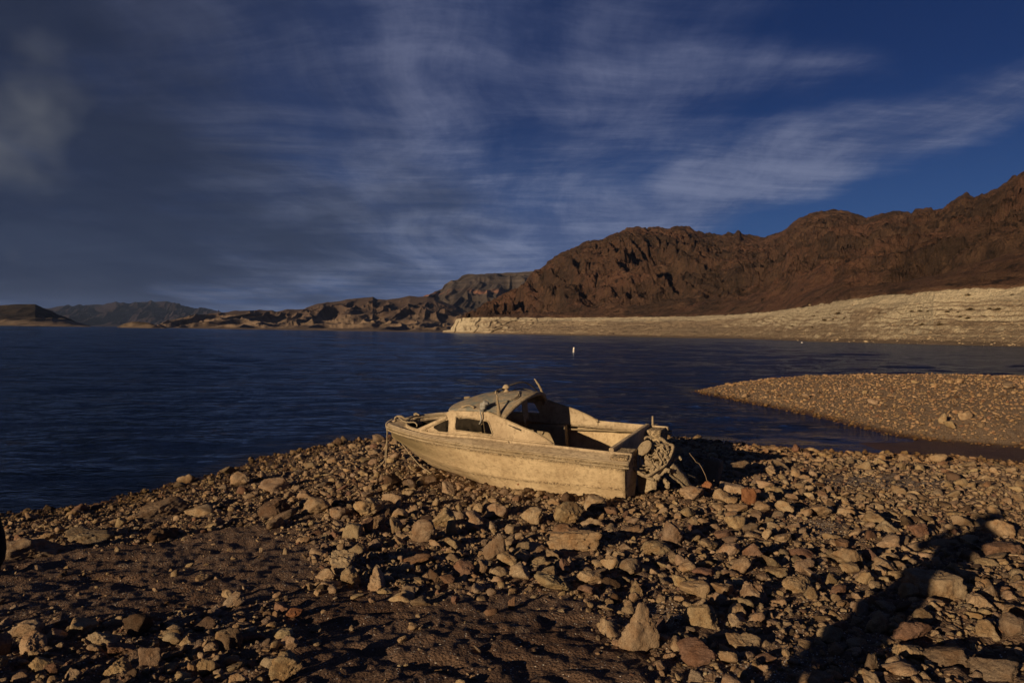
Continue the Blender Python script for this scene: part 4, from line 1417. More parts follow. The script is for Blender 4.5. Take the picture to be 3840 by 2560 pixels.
rz = [(655, 650), (600, 655), (560, 700), (545, 760), (520, 815)]
rag = blob_chain('rag', wline([pix2b(*Z1(*p), 1, .70) for p in rz]), [.02, .055, .058, .05, .03], 4, M_RAG)
tag(rag, 'pale torn rag knotted at the edge of the boat roof', 'rag')
rt = tube_mesh('loose_strand', wline([pix2b(*Z1(*p), 1, .80) for p in [(490, 800), (480, 860), (495, 930), (500, 1000), (485, 1060), (455, 1115)]]), .011, 6, False, 4, .001)
tag(link('strand', rt, None, M_RAG), 'thin pale cord that hangs from the rag in front of the cabin window', 'cord')

# ropes at the bow
bt = b2w((4.90, .02, .03))


def rope(label, pts, rad=.008):
    o = link('mooring_rope', tube_mesh('mooring_rope', pts, rad, 6, False, 4, .0015), None, M_ROPE)
    return tag(o, label, 'rope', 'ropes on the boat bow')


def gpt(x, y, lift=.02):
    g = ground_hits([R1(x, y)])[0]; g[2] += lift
    return g


tops = b2w((4.72, .27, .07))
g1 = gpt(122, 700); g2 = gpt(92, 708)
dn = np.array([tops[0] - .015, tops[1], ground_at(tops[0], tops[1]) + .06])
rope('straight strand of rope hanging from the bow to the stones', [b2w((4.70, .10, .27)), b2w((4.75, .24, .21)), tops, tops * .5 + dn * .5 + np.array([.008, 0, 0]), dn])
dn2 = dn + np.array([-.16, -.05, -.03])
rope('rope hanging from the bow that curls outward at the stones', [b2w((4.68, .12, .27)), b2w((4.74, .25, .21)), tops + np.array([.012, .01, 0]), tops * .5 + dn * .5 + np.array([-.012, 0, 0]), dn * .85 + tops * .15 + np.array([-.03, 0, 0]), dn2])
st = b2w((4.62, .02, -.20))
ge = gpt(388, 722, .05)
rope('taut rope that slants from the stem down to the rocks', [st, st * .6 + ge * .4 + np.array([0, -.05, -.03]), st * .3 + ge * .7 + np.array([0, -.05, -.04]), ge])
dk = [pix2b(*R1(x, y), 2, .26) for x, y in ((140, 342), (170, 330), (205, 355), (235, 362), (275, 362))] + [pix2b(*R1(292, 380), 2, .22), pix2b(*R1(290, 395), 2, .18)]
rope('pale rope looped across the foredeck behind the bow', wline(dk), .012)
dk = [pix2b(*R1(x, y), 2, .255) for x, y in ((185, 340), (215, 338), (240, 335), (262, 326), (285, 318), (310, 312))]
rope('knotted rope tied to the cleat on the far side of the foredeck', wline(dk), .018)

# ------------------------------------------------------------------ outboard engine hanging off the stern
def Z2(x, y): return 2320 + .20408 * x, 1560 + .20408 * y


ec = b2w((-.20, 0.50, -.24))
EDEP = (ec - EYE) @ F_
tilt = 0.38


def ew(x, y, off=0.0):
    """engine frame: zoom coordinates on a plane tipped back from the viewer; off is the distance towards the viewer"""
    d = pix_ray(*Z2(x, y))
    px, py = Z2(x, y); cx, cy = Z2(680, 740)
    depth = EDEP + 0.02 - ((py - cy) / FPX * EDEP) * -tilt * -1 - off
    return EYE + d * depth


eng = thing('outboard_engine', ec, 'broken outboard engine without its cover hanging off the boat stern', 'engine')


def epart(name, me, mat=M_ENGINE):
    n = len(me.vertices)
    co = np.empty(n * 3); me.vertices.foreach_get('co', co)
    me.vertices.foreach_set('co', (co.reshape(-1, 3) - ec).ravel()); me.update()
    return link(name, me, eng, mat)


pan = [(500, 1075), (545, 1090), (700, 990), (830, 905), (900, 820), (960, 700), (1000, 560), (975, 530), (930, 515)]
epart('engine_pan', join_meshes('engine_pan', [
    tube_mesh('a', [ew(*p, .06) for p in pan], [.016, .022, .024, .024, .024, .024, .024, .022, .016], 8, False, 3, .0015),
    tube_mesh('b', [ew(x + 18, y + 22, .0) for x, y in pan], .026, 8, False, 3, .0015),
    tube_mesh('c', [ew(x, y, -.02) for x, y in ((500, 1075), (430, 960), (392, 860), (400, 760))], .018, 8, False, 3, .002),
    tube_mesh('d', [ew(x, y, -.04) for x, y in ((930, 515), (860, 480), (790, 420), (745, 400))], [.02, .024, .03, .03], 8, False, 3, .002)]))


def erock(cx, cy, rx, ry, off, seed, dz=None, lump=.3):
    """lump of engine castings at zoom position, radii in zoom pixels"""
    bm = bmesh.new(); bmesh.ops.create_icosphere(bm, subdivisions=3, radius=1)
    me = bpy.data.meshes.new('l'); bm.to_mesh(me); bm.free()
    n = len(me.vertices)
    co = np.empty(n * 3); me.vertices.foreach_get('co', co); co = co.reshape(-1, 3)
    co = np.sign(co) * np.abs(co) ** .75
    co = co * (1 + lump * fbm(co * 1.9 + seed, 3, seed))[:, None]
    k = .000797
    c = ew(cx, cy, off)
    dz = dz or (rx + ry) * .45
    W = c + co[:, :1] * rx * k * R_ - co[:, 1:2] * ry * k * U_ - co[:, 2:] * dz * k * F_
    me.vertices.foreach_set('co', W.ravel())
    for p in me.polygons: p.use_smooth = True
    me.update()
    return me


epart('engine_block', join_meshes('engine_block', [
    erock(690, 750, 210, 230, -.10, 3, 130), erock(560, 880, 90, 100, .0, 5), erock(690, 910, 80, 75, .04, 6), erock(770, 600, 100, 90, .02, 7),
    erock(860, 560, 60, 55, .04, 8), erock(640, 640, 60, 60, .04, 9), erock(720, 720, 90, 70, .05, 12), erock(830, 690, 55, 60, .05, 14), erock(520, 760, 70, 70, .0, 15),
    erock(430, 1000, 60, 50, -.02, 21), erock(690, 520, 70, 45, .0, 22)]
    + [erock(RNG.uniform(430, 900), RNG.uniform(540, 1000), RNG.uniform(28, 60), RNG.uniform(25, 55), RNG.uniform(.0, .09), 60 + k, None, .45) for k in range(26)]))
# flat cover plate of the flywheel
bm = bmesh.new(); bmesh.ops.create_cone(bm, cap_ends=True, segments=28, radius1=1, radius2=.96, depth=.22)
bmesh.ops.bevel(bm, geom=[e for e in bm.edges if e.calc_face_angle(0) > .6], offset=.05, segments=2, affect='EDGES')
fm = bpy.data.meshes.new('flywheel'); bm.to_mesh(fm); bm.free()
fc = ew(470, 580, .09)
nrm = Vector(tuple(-F_ * .30 - R_ * .68 + U_ * .60)).normalized()
mt = Matrix.Translation(Vector(tuple(fc))) @ nrm.to_track_quat('Z', 'Y').to_matrix().to_4x4() @ Matrix.Diagonal((.128, .128, .12, 1))
fm.transform(mt)
epart('flywheel', fm)
epart('starter_handle', tube_mesh('starter_handle', [ew(x, y, .07) for x, y in ((480, 430), (490, 395), (540, 380), (590, 400), (600, 430))], [.012, .016, .018, .016, .012], 7, False, 3))
fuel = [[(400, 760), (395, 850), (420, 900), (490, 905), (580, 890), (640, 860), (620, 790)], [(560, 560), (640, 600), (720, 660), (780, 720), (780, 800)],
        [(800, 560), (850, 640), (900, 620), (930, 600)], [(560, 800), (600, 840), (590, 900), (530, 900)], [(450, 640), (520, 690), (600, 720), (640, 700)],
        [(720, 600), (700, 680), (740, 760), (790, 840), (760, 900)], [(840, 740), (880, 700), (920, 650), (890, 590)], [(600, 500), (680, 540), (760, 520), (830, 540)],
        [(520, 690), (500, 740), (540, 790), (610, 770)], [(640, 990), (600, 950), (540, 950), (480, 960)], [(830, 660), (850, 690), (880, 680), (870, 650), (840, 650)]]
for i, pl in enumerate(fuel):
    epart('fuel_hose', tube_mesh('fuel_hose', [ew(x, y, .09 + .015 * (i % 3)) for x, y in pl], .009 + .002 * (i % 2), 6, False, 4, .001), M_ENGINE if i % 2 else M_RAIL)
epart('mount_bracket', join_meshes('mount_bracket', [
    tube_mesh('a', [ew(x, y, .02) for x, y in ((225, 910), (330, 990), (430, 1070), (560, 1140), (650, 1160))], [.014, .02, .024, .024, .02], 7, False, 3, .003),
    tube_mesh('b', [ew(x, y, .0) for x, y in ((250, 950), (350, 1040), (470, 1110))], [.012, .018, .016], 7, False, 3, .003),
    tube_mesh('c', [ew(x, y, .03) for x, y in ((890, 960), (820, 1040), (730, 1130))], [.02, .02, .016], 7, False, 3, .003),
    erock(700, 1120, 70, 60, .0, 31), erock(650, 1240, 45, 100, -.05, 33), erock(890, 1260, 40, 60, -.05, 35), erock(850, 1190, 30, 50, -.05, 36)]))
epart('tiller_arm', tube_mesh('tiller_arm', [ew(x, y, -.10) for x, y in ((990, 840), (1010, 800), (1080, 745), (1130, 770), (1140, 800))], [.022, .026, .026, .02, .016], 8, False, 3, .002))
# leg: swells below the pan then narrows to the gearcase in the stones
plate_ = [pix2b(*R1(x, y), 1, .44) for x, y in ((1762, 690), (1905, 690), (1908, 740), (1886, 800), (1830, 826), (1768, 846))]
epart('bracket_plate', join_meshes('bracket_plate', [(lambda m_: (m_.transform(mw), m_)[1])(poly_prism('p', [tuple(p) for p in plate_], (0, -1, 0), .05))]))
lg = [(940, 880, .05), (1020, 990, .072), (1100, 1080, .078), (1190, 1180, .070), (1270, 1270, .055), (1400, 1380, .042)]
epart('drive_leg', tube_mesh('drive_leg', [ew(x, y, -.06 - .09 * k) for k, (x, y, r) in enumerate(lg)], [r for x, y, r in lg], 12, False, 4, .002))
epart('leg_fin', tube_mesh('leg_fin', [ew(x, y, -.04 - .09 * k) for k, (x, y) in enumerate(((905, 1020), (980, 1110), (1100, 1200), (1230, 1310), (1400, 1390)))], [.012, .016, .02, .02, .012], 6, False, 3, .003))

# engine cover lying on the ground in the shadow
cg = ground_hits([Z2(1660, 1225)])[0]
cowl = thing('engine_cover', cg, 'boxy engine cover with a louvred top standing in the shade behind the engine', 'engine cover')
cm = box_mesh('cover_shell', (0, 0, .19), (.27, .34, .40), None, .045, 4)
for v in cm.vertices:
    k = max(0, v.co.z) / .40
    v.co.x *= 1 - .10 * k; v.co.y *= 1 - .08 * k
for p in cm.polygons: p.use_smooth = True
cm.set_sharp_from_angle(angle=math.radians(40))
link('cover_shell', cm, cowl, M_COWL)
for i in range(4):
    link('louvre', box_mesh('louvre', (.0 + .045 * (i - 1.5), 0, .392), (.022, .22, .012), None, .004), cowl, M_DARK)
cowl.rotation_euler = (-.10, .16, math.radians(-28))
cowl.location = (cg[0] + .05, cg[1] + .12, cg[2] - .02)

# weeds and loose lines tangled round the engine
for i, (lab, pts, r) in enumerate([
        ('thin loose line drooping from the engine towards the engine cover', [(1150, 590), (1260, 640), (1340, 730), (1420, 830), (1500, 900), (1590, 1080), (1640, 1230)], .004),
        ('dark cable that sags behind the engine leg', [(1140, 800), (1200, 960), (1240, 1040), (1300, 1080), (1420, 1130)], .006)]):
    tag(link('loose_line', tube_mesh('loose_line', [ew(x, y, -.25 - .02 * k) for k, (x, y) in enumerate(pts)], r, 5, False, 4, .002), None, M_TWIG if i == 0 else M_DARK), lab, 'line')

# rusty can under the hull
gc = ground_hits([(1400 + 1900 * .2976, 1640 + 650 * .2976)])[0]
bm = bmesh.new(); bmesh.ops.create_cone(bm, cap_ends=True, segments=20, radius1=.042, radius2=.040, depth=.20)
bmesh.ops.bevel(bm, geom=[e for e in bm.edges if e.calc_face_angle(0) > .6], offset=.006, segments=2, affect='EDGES')
bmesh.ops.subdivide_edges(bm, edges=[e for e in bm.edges if e.calc_length() > .15], cuts=7)
for v in bm.verts:
    k = 1 + .14 * math.sin(v.co.z * 60 + v.co.x * 80) * (abs(v.co.z) < .09)
    v.co.x *= k; v.co.y *= k
cm = bpy.data.meshes.new('rusty_can'); bm.to_mesh(cm); bm.free()
for p in cm.polygons: p.use_smooth = True
can = link('rusty_can', cm, None, M_RUST)
can.location = (gc[0], gc[1] - .05, gc[2] + .09)
can.rotation_euler = (0, PI / 2 + .12, math.radians(-10))
tag(can, 'crushed rusty can on the stones below the hull', 'can')

# ------------------------------------------------------------------ buoy on the lake
bw = water_pt(2151, 1321)
buoy = thing('marker_buoy', (bw[0], bw[1], 0), 'small white cylindrical marker buoy floating on the lake', 'buoy')
ks = math.hypot(*bw) / FPX


def lathe(name, prof, seg=20):
    bm = bmesh.new(); prev = None
    for h, r in prof:
        ring = [bm.verts.new((r * math.cos(2 * PI * k / seg), r * math.sin(2 * PI * k / seg), h)) for k in range(seg)]
        if prev:
            for k in range(seg):
                bm.faces.new((prev[k], prev[(k + 1) % seg], ring[(k + 1) % seg], ring[k]))
        else:
            bm.faces.new(ring[::-1])
        prev = ring
    bm.faces.new(prev)
    for f in bm.faces: f.smooth = True
    me = bpy.data.meshes.new(name); bm.to_mesh(me); bm.free()
    me.set_sharp_from_angle(angle=math.radians(40))
    return me


link('buoy_body', lathe('buoy_body', [(-3 * ks, 3.2 * ks), (0, 3.2 * ks), (15.5 * ks, 3.0 * ks), (18.2 * ks, 3.0 * ks), (19 * ks, 2.4 * ks)]), buoy, M_WHITE)
link('buoy_band', lathe('buoy_band', [(4.2 * ks, 3.3 * ks), (5.6 * ks, 3.3 * ks)]), buoy, M_BROWN)
link('buoy_symbol', box_mesh('buoy_symbol', (.4 * ks, -3.0 * ks, 11 * ks), (2.4 * ks, .5 * ks, 3.4 * ks), None, .1 * ks), buoy, M_BROWN)
buoy.rotation_euler = (0, .05, 0)
bw2 = water_pt(3007, 1286.5)
tag(link('float', lathe('float', [(-.15, .3), (0, .42), (.3, .42), (.5, .25)]), None, M_WHITE), 'tiny white float near the right shore of the lake', 'buoy').location = (bw2[0], bw2[1], 0)
# ------------------------------------------------------------------ rocks
def ico(sub):
    bm = bmesh.new(); bmesh.ops.create_icosphere(bm, subdivisions=sub, radius=1)
    V = np.array([v.co for v in bm.verts]); Fc = np.array([[v.index for v in f.verts] for f in bm.faces], np.int32)
    bm.free()
    return V / np.linalg.norm(V, axis=1)[:, None], Fc


ICO = {k: ico(k) for k in (1, 2, 3, 4, 5)}


def rock_shape(seed, lod, style='rough'):
    """unit rock: soft minimum over random cutting planes plus a rough crust"""
    rg = np.random.default_rng(seed)
    V, Fc = ICO[lod]
    n = rg.normal(0, 1, (rg.integers(6, 11), 3)); n /= np.linalg.norm(n, axis=1)[:, None]
    d = rg.uniform(.42, 1.0, len(n))
    if style == 'cone':
        n = []
        for k in range(6):
            a = 2 * PI * k / 6 + rg.uniform(-.3, .3)
            n.append((math.cos(a) * .83, math.sin(a) * .83, .56))
        n += [(0, 0, -1), (.3, -.2, -.9), (.1, -.1, 1), (-.9, -.2, .05), (.9, 0, 0), (0, -1, .1)]
        n = np.array(n); n /= np.linalg.norm(n, axis=1)[:, None]
        d = np.array([.50, .56, .48, .53, .58, .5, .62, .66, .90, .60, .60, .60])
    if style == 'block':
        n = np.array([(1, .1, .05), (-1, .05, .1), (.1, 1, .05), (0, -1, .12), (.05, .05, 1), (.0, 0, -1), (.6, -.6, .5), (-.55, -.5, .65)])
        n /= np.linalg.norm(n, axis=1)[:, None]
        d = np.array([.78, .78, .8, .8, .72, .75, 1.02, 1.0])
    if style == 'slab':
        n = np.concatenate([n, [(0, .1, 1), (.1, 0, -1)]]); d = np.concatenate([d, [.6, .6]])
    dots = V @ n.T
    with np.errstate(divide='ignore'):
        r = np.where(dots > .08, d / np.maximum(dots, .08), 9.0)
    pw = 30.0 if style == 'slab' else 24.0
    r = (r ** -pw).sum(1) ** (-1 / pw)
    r = np.minimum(r, 1.35)
    P = V * r[:, None]
    off = rg.uniform(-50, 50, 3)
    amp = .095 if lod >= 2 else .07
    P = P + V * (amp * fbm(P * 2.2 + off, 3, seed % 97))[:, None]
    if lod >= 3:
        P = P + V * (.060 * fbm(P * 6.0 + off, 3, seed % 89))[:, None]
    if lod >= 4:
        P = P + V * (.024 * fbm(P * 21.0 + off, 2, seed % 83))[:, None]
    ext = np.abs(P).max(0)
    return P / ext, Fc


TAN = np.array([.360, .265, .170]); RED = np.array([.225, .138, .094]); GREY = np.array([.235, .175, .122]); PALE = np.array([.37, .285, .19]); DRK = np.array([.12, .080, .052]); ORG = np.array([.26, .125, .062])


def tint_for(rg, x, y, red=None):
    u = rg.random()
    base = TAN if u < .66 else GREY if u < .82 else RED if u < .88 else PALE if u < .93 else DRK
    if red: base = {'red': RED, 'tan': TAN, 'grey': GREY, 'pale': PALE, 'dark': DRK, 'orange': ORG}[red]
    return base * rg.uniform(.82, 1.18) * np.array([1, rg.uniform(.96, 1.04), rg.uniform(.93, 1.07)])


# hand-placed stones: centre x, centre y, width, height in the photograph, colour, style, label
HAND = [
    (1668, 1941, 92, 112, 'tan', 'rough', 'tall pale boulder leaning upright in the band below the hull, biggest there'),
    (1692, 1987, 38, 66, 'tan', 'slab', 'narrow pointed slab leaning on the tall boulder below the hull'),
    (1858, 1914, 84, 78, 'tan', 'rough', 'rounded boulder right of the tall boulder below the hull'),
    (1787, 1949, 92, 58, 'tan', 'rough', 'broad lumpy boulder wedged between the tall and the rounded boulder below the hull'),
    (1992, 1941, 78, 66, 'tan', 'rough', 'angular boulder below the middle of the hull with a sharp top edge'),
    (1799, 1902, 52, 40, 'tan', 'rough', 'smooth stone behind the broad lumpy boulder below the hull'),
    (1677, 1830, 62, 52, 'tan', 'rough', 'stone right under the turn of the bow with a shaded underside'),
    (1528, 1825, 60, 42, 'grey', 'rough', 'cracked brown stone below the bow rope end'),
    (1483, 1872, 94, 52, 'tan', 'rough', 'wide pitted stone below the bow left of the hull'),
    (1489, 1934, 72, 52, 'tan', 'rough', 'block shaped stone below the bow with its right face in shade'),
    (1593, 1800, 104, 28, 'grey', 'slab', 'long flat slab on which the slanting bow rope ends'),
    (1450, 1845, 36, 30, 'tan', 'rough', None),
    (1581, 2012, 98, 92, 'tan', 'rough', 'big rounded boulder at the lower left of the tall boulder, standing alone'),
    (2135, 1935, 108, 88, 'tan', 'rough', 'steep wedge shaped boulder below the aft half of the hull'),
    (2236, 1893, 92, 60, 'tan', 'rough', 'light rounded stone close below the stern corner of the hull'),
    (2224, 1956, 92, 44, 'tan', 'slab', 'low slab in front of the stone below the stern corner'),
    (2158, 2042, 218, 78, 'tan', 'slab', 'longest flat rock in the middle of the foreground, pale and pitted'),
    (1390, 1911, 124, 78, 'tan', 'rough', 'large boulder at the left end of the stone band near the mud flat'),
    (1268, 1926, 62, 64, 'tan', 'rough', 'upright knobbly stone left of the large boulder by the mud flat'),
    (1325, 2000, 66, 56, 'pale', 'block', 'pale bleached block at the edge of the mud flat'),
    (1254, 2003, 54, 36, 'red', 'rough', 'small reddish domed stone lying at the edge of the mud flat'),
    (1569, 2101, 102, 52, 'red', 'rough', 'dark red brown rock below the lone rounded boulder'),
    (1742, 2143, 80, 66, 'red', 'rough', 'smooth red rock in the centre foreground band'),
    (1855, 2066, 78, 108, 'grey', 'rough', 'tall ridged grey rock in the centre foreground with a crest'),
    (1944, 2155, 86, 78, 'pale', 'rough', 'cream and brown split stone at the edge of the dark gravel'),
    (2051, 2161, 70, 54, 'tan', 'rough', 'knobbly stone right of the split cream stone'),
    (1682, 2194, 74, 40, 'red', 'rough', 'low brown stone that borders the dark gravel on its left side'),
    (2117, 2125, 48, 60, 'red', 'rough', None),
    (2200, 2173, 108, 82, 'tan', 'rough', 'sloping rock right of the dark gravel with a flat left face'),
    (2373, 2131, 92, 74, 'grey', 'rough', 'triangular grey brown rock in the right part of the central band'),
    (2450, 2048, 122, 74, 'tan', 'rough', 'big brown flat topped rock below the engine in the central band'),
    (2402, 2363, 146, 192, 'tan', 'cone', 'cone shaped boulder standing alone in the foreground gravel'),
    (2355, 2288, 50, 44, 'grey', 'rough', 'small stone right behind the cone shaped boulder'),
    (1587, 2268, 88, 26, 'grey', 'slab', 'thin flat stone lying on the dark foreground gravel'),
    (1706, 2262, 32, 36, 'red', 'rough', None), (1837, 2298, 62, 28, 'red', 'slab', None), (1923, 2262, 34, 50, 'red', 'slab', None),
    (1512, 2399, 40, 30, 'tan', 'rough', None), (1316, 2357, 26, 26, 'pale', 'rough', None),
    (2743, 1831, 95, 42, 'tan', 'block', 'long bright slab on top of the rock heap right of the engine leg'),
    (2590, 1858, 98, 52, 'tan', 'rough', 'broad sloping rock that the engine leg rests against'),
    (2652, 1841, 36, 46, 'orange', 'rough', 'rusty orange stone standing upright beside the engine leg tip'),
    (2696, 1872, 66, 50, 'tan', 'rough', None), (2743, 1886, 54, 34, 'tan', 'rough', None),
    (2801, 1879, 60, 64, 'orange', 'slab', 'orange faced slab leaning in the middle of the rock heap'),
    (2815, 1848, 68, 40, 'red', 'slab', None),
    (2900, 1850, 60, 44, 'tan', 'block', 'small squared block at the right side of the rock heap'),
    (2862, 1817, 74, 36, 'tan', 'rough', 'low domed stone behind the rock heap at the edge of the boat shadow'),
    (2845, 1913, 80, 40, 'tan', 'rough', None), (2760, 1916, 78, 28, 'tan', 'slab', None),
    (2951, 1913, 78, 50, 'tan', 'rough', 'light stone with an orange stain right of the rock heap'),
    (3073, 1926, 104, 46, 'tan', 'slab', 'broken slab with a pale fresh end right of the rock heap'),
    (2975, 1877, 56, 26, 'tan', 'rough', None), (3012, 1790, 48, 26, 'tan', 'rough', 'single lit stone on the dark edge of the boat shadow'),
    (3104, 1831, 48, 26, 'tan', 'rough', None),
    (2584, 1930, 60, 48, 'tan', 'rough', 'triangular stone just below the engine leg'),
    (2747, 1964, 88, 50, 'tan', 'slab', None), (2720, 2004, 94, 30, 'red', 'slab', 'long reddish slab lying level in the right foreground band'),
    (2811, 2004, 76, 36, 'tan', 'rough', None), (2873, 2001, 42, 44, 'tan', 'rough', None),
    (2662, 2045, 74, 46, 'tan', 'rough', None), (2737, 2076, 80, 46, 'tan', 'slab', None), (2822, 2052, 52, 32, 'tan', 'rough', None),
    (3012, 2072, 112, 52, 'red', 'rough', 'flat topped brown boulder with a shadow across its front'),
    (3009, 2122, 88, 56, 'tan', 'slab', 'wedge shaped slab in front of the flat topped brown boulder'),
    (3162, 2088, 116, 86, 'tan', 'rough', 'large triangular boulder left of the photographer shadow'),
    (2975, 2205, 148, 68, 'tan', 'slab', 'big cracked flat slab in the right foreground'),
    (2920, 2151, 102, 38, 'tan', 'slab', None), (2519, 2103, 60, 34, 'tan', 'rough', None), (2580, 2137, 70, 50, 'tan', 'rough', None),
    (2648, 2120, 66, 30, 'tan', 'rough', None), (2645, 2159, 88, 44, 'red', 'rough', None),
    (2604, 2217, 104, 74, 'tan', 'rough', 'bright round faced boulder in the lower right of the band'),
    (2713, 2227, 94, 56, 'tan', 'slab', None),
    (3500, 2204, 182, 126, 'tan', 'block', 'big squared boulder at the right with a pale lower edge'),
    (3294, 2342, 70, 82, 'tan', 'cone', 'small pointed boulder left of and below the big squared boulder'),
    (3468, 2324, 78, 60, 'grey', 'rough', 'rough stone right below the big squared boulder'),
    (3428, 2380, 176, 74, 'red', 'slab', 'wide flat reddish slab in the lower right foreground'),
    (3580, 2478, 192, 98, 'grey', 'rough', 'massive rounded boulder near the lower right corner'),
    (3754, 2520, 190, 110, 'grey', 'rough', 'dark massive boulder cut off by the lower right corner'),
    (3361, 2538, 120, 66, 'tan', 'rough', 'boulder cut off by the bottom edge right of the shadow'),
    (3812, 2366, 106, 88, 'grey', 'rough', 'boulder cut off by the right edge below the squared boulder'),
    (3665, 2277, 100, 60, 'tan', 'slab', None), (3794, 2302, 92, 52, 'tan', 'slab', None),
    (3763, 2074, 164, 52, 'red', 'slab', 'long layered slab at the right edge of the picture'),
    (3361, 2262, 72, 38, 'red', 'rough', None), (3660, 2181, 46, 38, 'tan', 'rough', None),
    (3437, 1998, 82, 50, 'red', 'rough', 'brown triangular stone at the top of the photographer shadow'),
    (3277, 1936, 68, 40, 'tan', 'rough', None), (3723, 1936, 92, 40, 'grey', 'rough', None),
    (2642, 2316, 144, 120, 'tan', 'rough', 'large tilted boulder right of the cone shaped boulder'),
    (2617, 2447, 140, 114, 'red', 'rough', 'large brown boulder at the bottom below the tilted boulder'),
    (3524, 1716, 74, 40, 'tan', 'rough', 'pale boulder at the water edge of the small inlet'),
    (3309, 1712, 46, 26, 'tan', 'rough', None), (3640, 1745, 60, 30, 'tan', 'rough', None),
    (1040, 1811, 112, 60, 'tan', 'rough', 'large light boulder on the left shore close to the water'),
    (912, 1797, 86, 52, 'tan', 'rough', 'boulder on the left shore next to the large light boulder, nearer the water'),
    (855, 1766, 58, 36, 'grey', 'rough', None),
    (600, 1910, 176, 78, 'grey', 'rough', 'long boulder on the left shore with a dark shaded right side'),
    (759, 1910, 108, 46, 'tan', 'rough', None),
    (319, 1996, 176, 80, 'grey', 'rough', 'big rough boulder at the far left edge of the mud flat'),
    (96, 2060, 230, 84, 'grey', 'slab', 'layered grey rock outcrop at the left edge of the picture'),
    (504, 2351, 98, 90, 'dark', 'rough', 'dark hollowed rock at the lower left of the mud flat'),
    (650, 2395, 78, 58, 'pale', 'rough', 'pale round rock right of the dark hollowed rock'),
    (771, 2334, 104, 56, 'dark', 'rough', 'low dark rock at the bottom edge of the mud flat'),
    (1173, 1911, 116, 66, 'tan', 'rough', 'boulder on the left shore above the mud flat'), (1059, 1936, 92, 50, 'grey', 'rough', None),
    (931, 2402, 94, 40, 'red', 'slab', 'flat stone with a lit lower edge in the dark lower left'),
    (1046, 2390, 100, 30, 'pale', 'slab', 'thin pale curved slab in the dark lower left'),
    (561, 2480, 86, 74, 'grey', 'slab', None), (772, 2497, 90, 70, 'tan', 'slab', None), (1084, 2506, 126, 120, 'tan', 'rough', 'tall stacked looking rock at the bottom left of centre'),
    (791, 2443, 52, 42, 'tan', 'rough', None), (191, 2512, 60, 50, 'red', 'rough', None), (274, 2530, 62, 56, 'tan', 'rough', None), (51, 2536, 50, 36, 'pale', 'rough', None),
    (1097, 2427, 52, 62, 'tan', 'rough', None), (1100, 2306, 64, 42, 'orange', 'rough', 'small orange red rock at the upper edge of the dark lower left'),
    (874, 2096, 30, 18, 'pale', 'rough', 'single small pale stone lying out on the mud flat'),
    (1269, 1660, 34, 30, 'dark', 'rough', 'small dark stone standing at the waterline left of the bow'),
    (2794, 1488, 24, 16, 'tan', 'rough', None), (3020, 1488, 30, 20, 'tan', 'rough', None), (3273, 1507, 36, 22, 'pale', 'rough', 'pale angular stone in the middle of the gravel spit'),
    (3561, 1602, 40, 28, 'tan', 'rough', 'rounded boulder on the gravel spit, lowest of its group of three'), (3534, 1578, 27, 38, 'tan', 'rough', 'upright boulder on the gravel spit, left of its group of three'),
    (3616, 1567, 58, 28, 'tan', 'slab', 'wide flat boulder on the gravel spit, right of its group of three'),
    (3784, 1452, 54, 24, 'tan', 'rough', 'large boulder near the crest of the gravel spit by the right edge'), (3681, 1597, 28, 20, 'tan', 'rough', None), (3431, 1431, 27, 16, 'tan', 'rough', None), (3240, 1469, 20, 16, 'tan', 'rough', None),
]
rocks = []   # dict(x,y,z,sx,sy,sz,yaw,tilt,seed,tint,style,label,hand)
hits = ground_hits([(h[0], min(h[1] + h[3] * .40, 2700)) for h in HAND])
for i, (cx, cy, wpx, hpx, colr, style, lab) in enumerate(HAND):
    g = hits[i]
    dep = (g - EYE) @ F_
    hx = wpx * dep / FPX * .56
    ang = (H - g[2]) / max(dep, 1)            # how steeply we look down
    hy = hx * (.85 if style != 'slab' else .7)
    Hh = hpx * dep / FPX
    hz_ = max(.34 * hx, (Hh - 2 * hy * ang * .45) * .66) if style not in ('cone',) else Hh * .60
    dirv = np.array([g[0], g[1]]) / np.hypot(g[0], g[1])
    c = np.array([g[0], g[1]]) + dirv * hy * .75
    zt = ground_at(*c)
    rg = np.random.default_rng(500 + i)
    rocks.append(dict(x=c[0], y=c[1], z=zt + hz_ * (.62 if style != 'cone' else .70), sx=hx, sy=hy, sz=hz_, yaw=rg.uniform(-.35, .35), tx=rg.uniform(-.12, .12), ty=rg.uniform(-.12, .12),
                      seed=900 + i, tint=tint_for(rg, c[0], c[1], colr), style=style, label=lab, hand=True))

# random stones: density by zone, sizes from large to small, loosely packed
grid = {}
CELL = .3


def gkey(x, y): return (int(math.floor(x / CELL)), int(math.floor(y / CELL)))


def near_ok(x, y, r, k=.80):
    gx, gy = gkey(x, y)
    m = 2 if r < .3 else 3
    for a in range(gx - m, gx + m + 1):
        for b in range(gy - m, gy + m + 1):
            for (ox, oy, orr) in grid.get((a, b), ()):
                if (ox - x) ** 2 + (oy - y) ** 2 < (k * (r + orr)) ** 2:
                    return False
    return True


def gput(x, y, r):
    grid.setdefault(gkey(x, y), []).append((x, y, r))


for r_ in rocks:
    gput(r_['x'], r_['y'], (r_['sx'] + r_['sy']) * .5)
    # leave the front of a hand-placed boulder free of other big stones
    dv_ = np.array([r_['x'], r_['y']]); dv_ = dv_ / np.linalg.norm(dv_)
    gput(r_['x'] - dv_[0] * r_['sy'] * .9, r_['y'] - dv_[1] * r_['sy'] * .9, r_['sx'] * .62)
RB = np.random.default_rng(77)


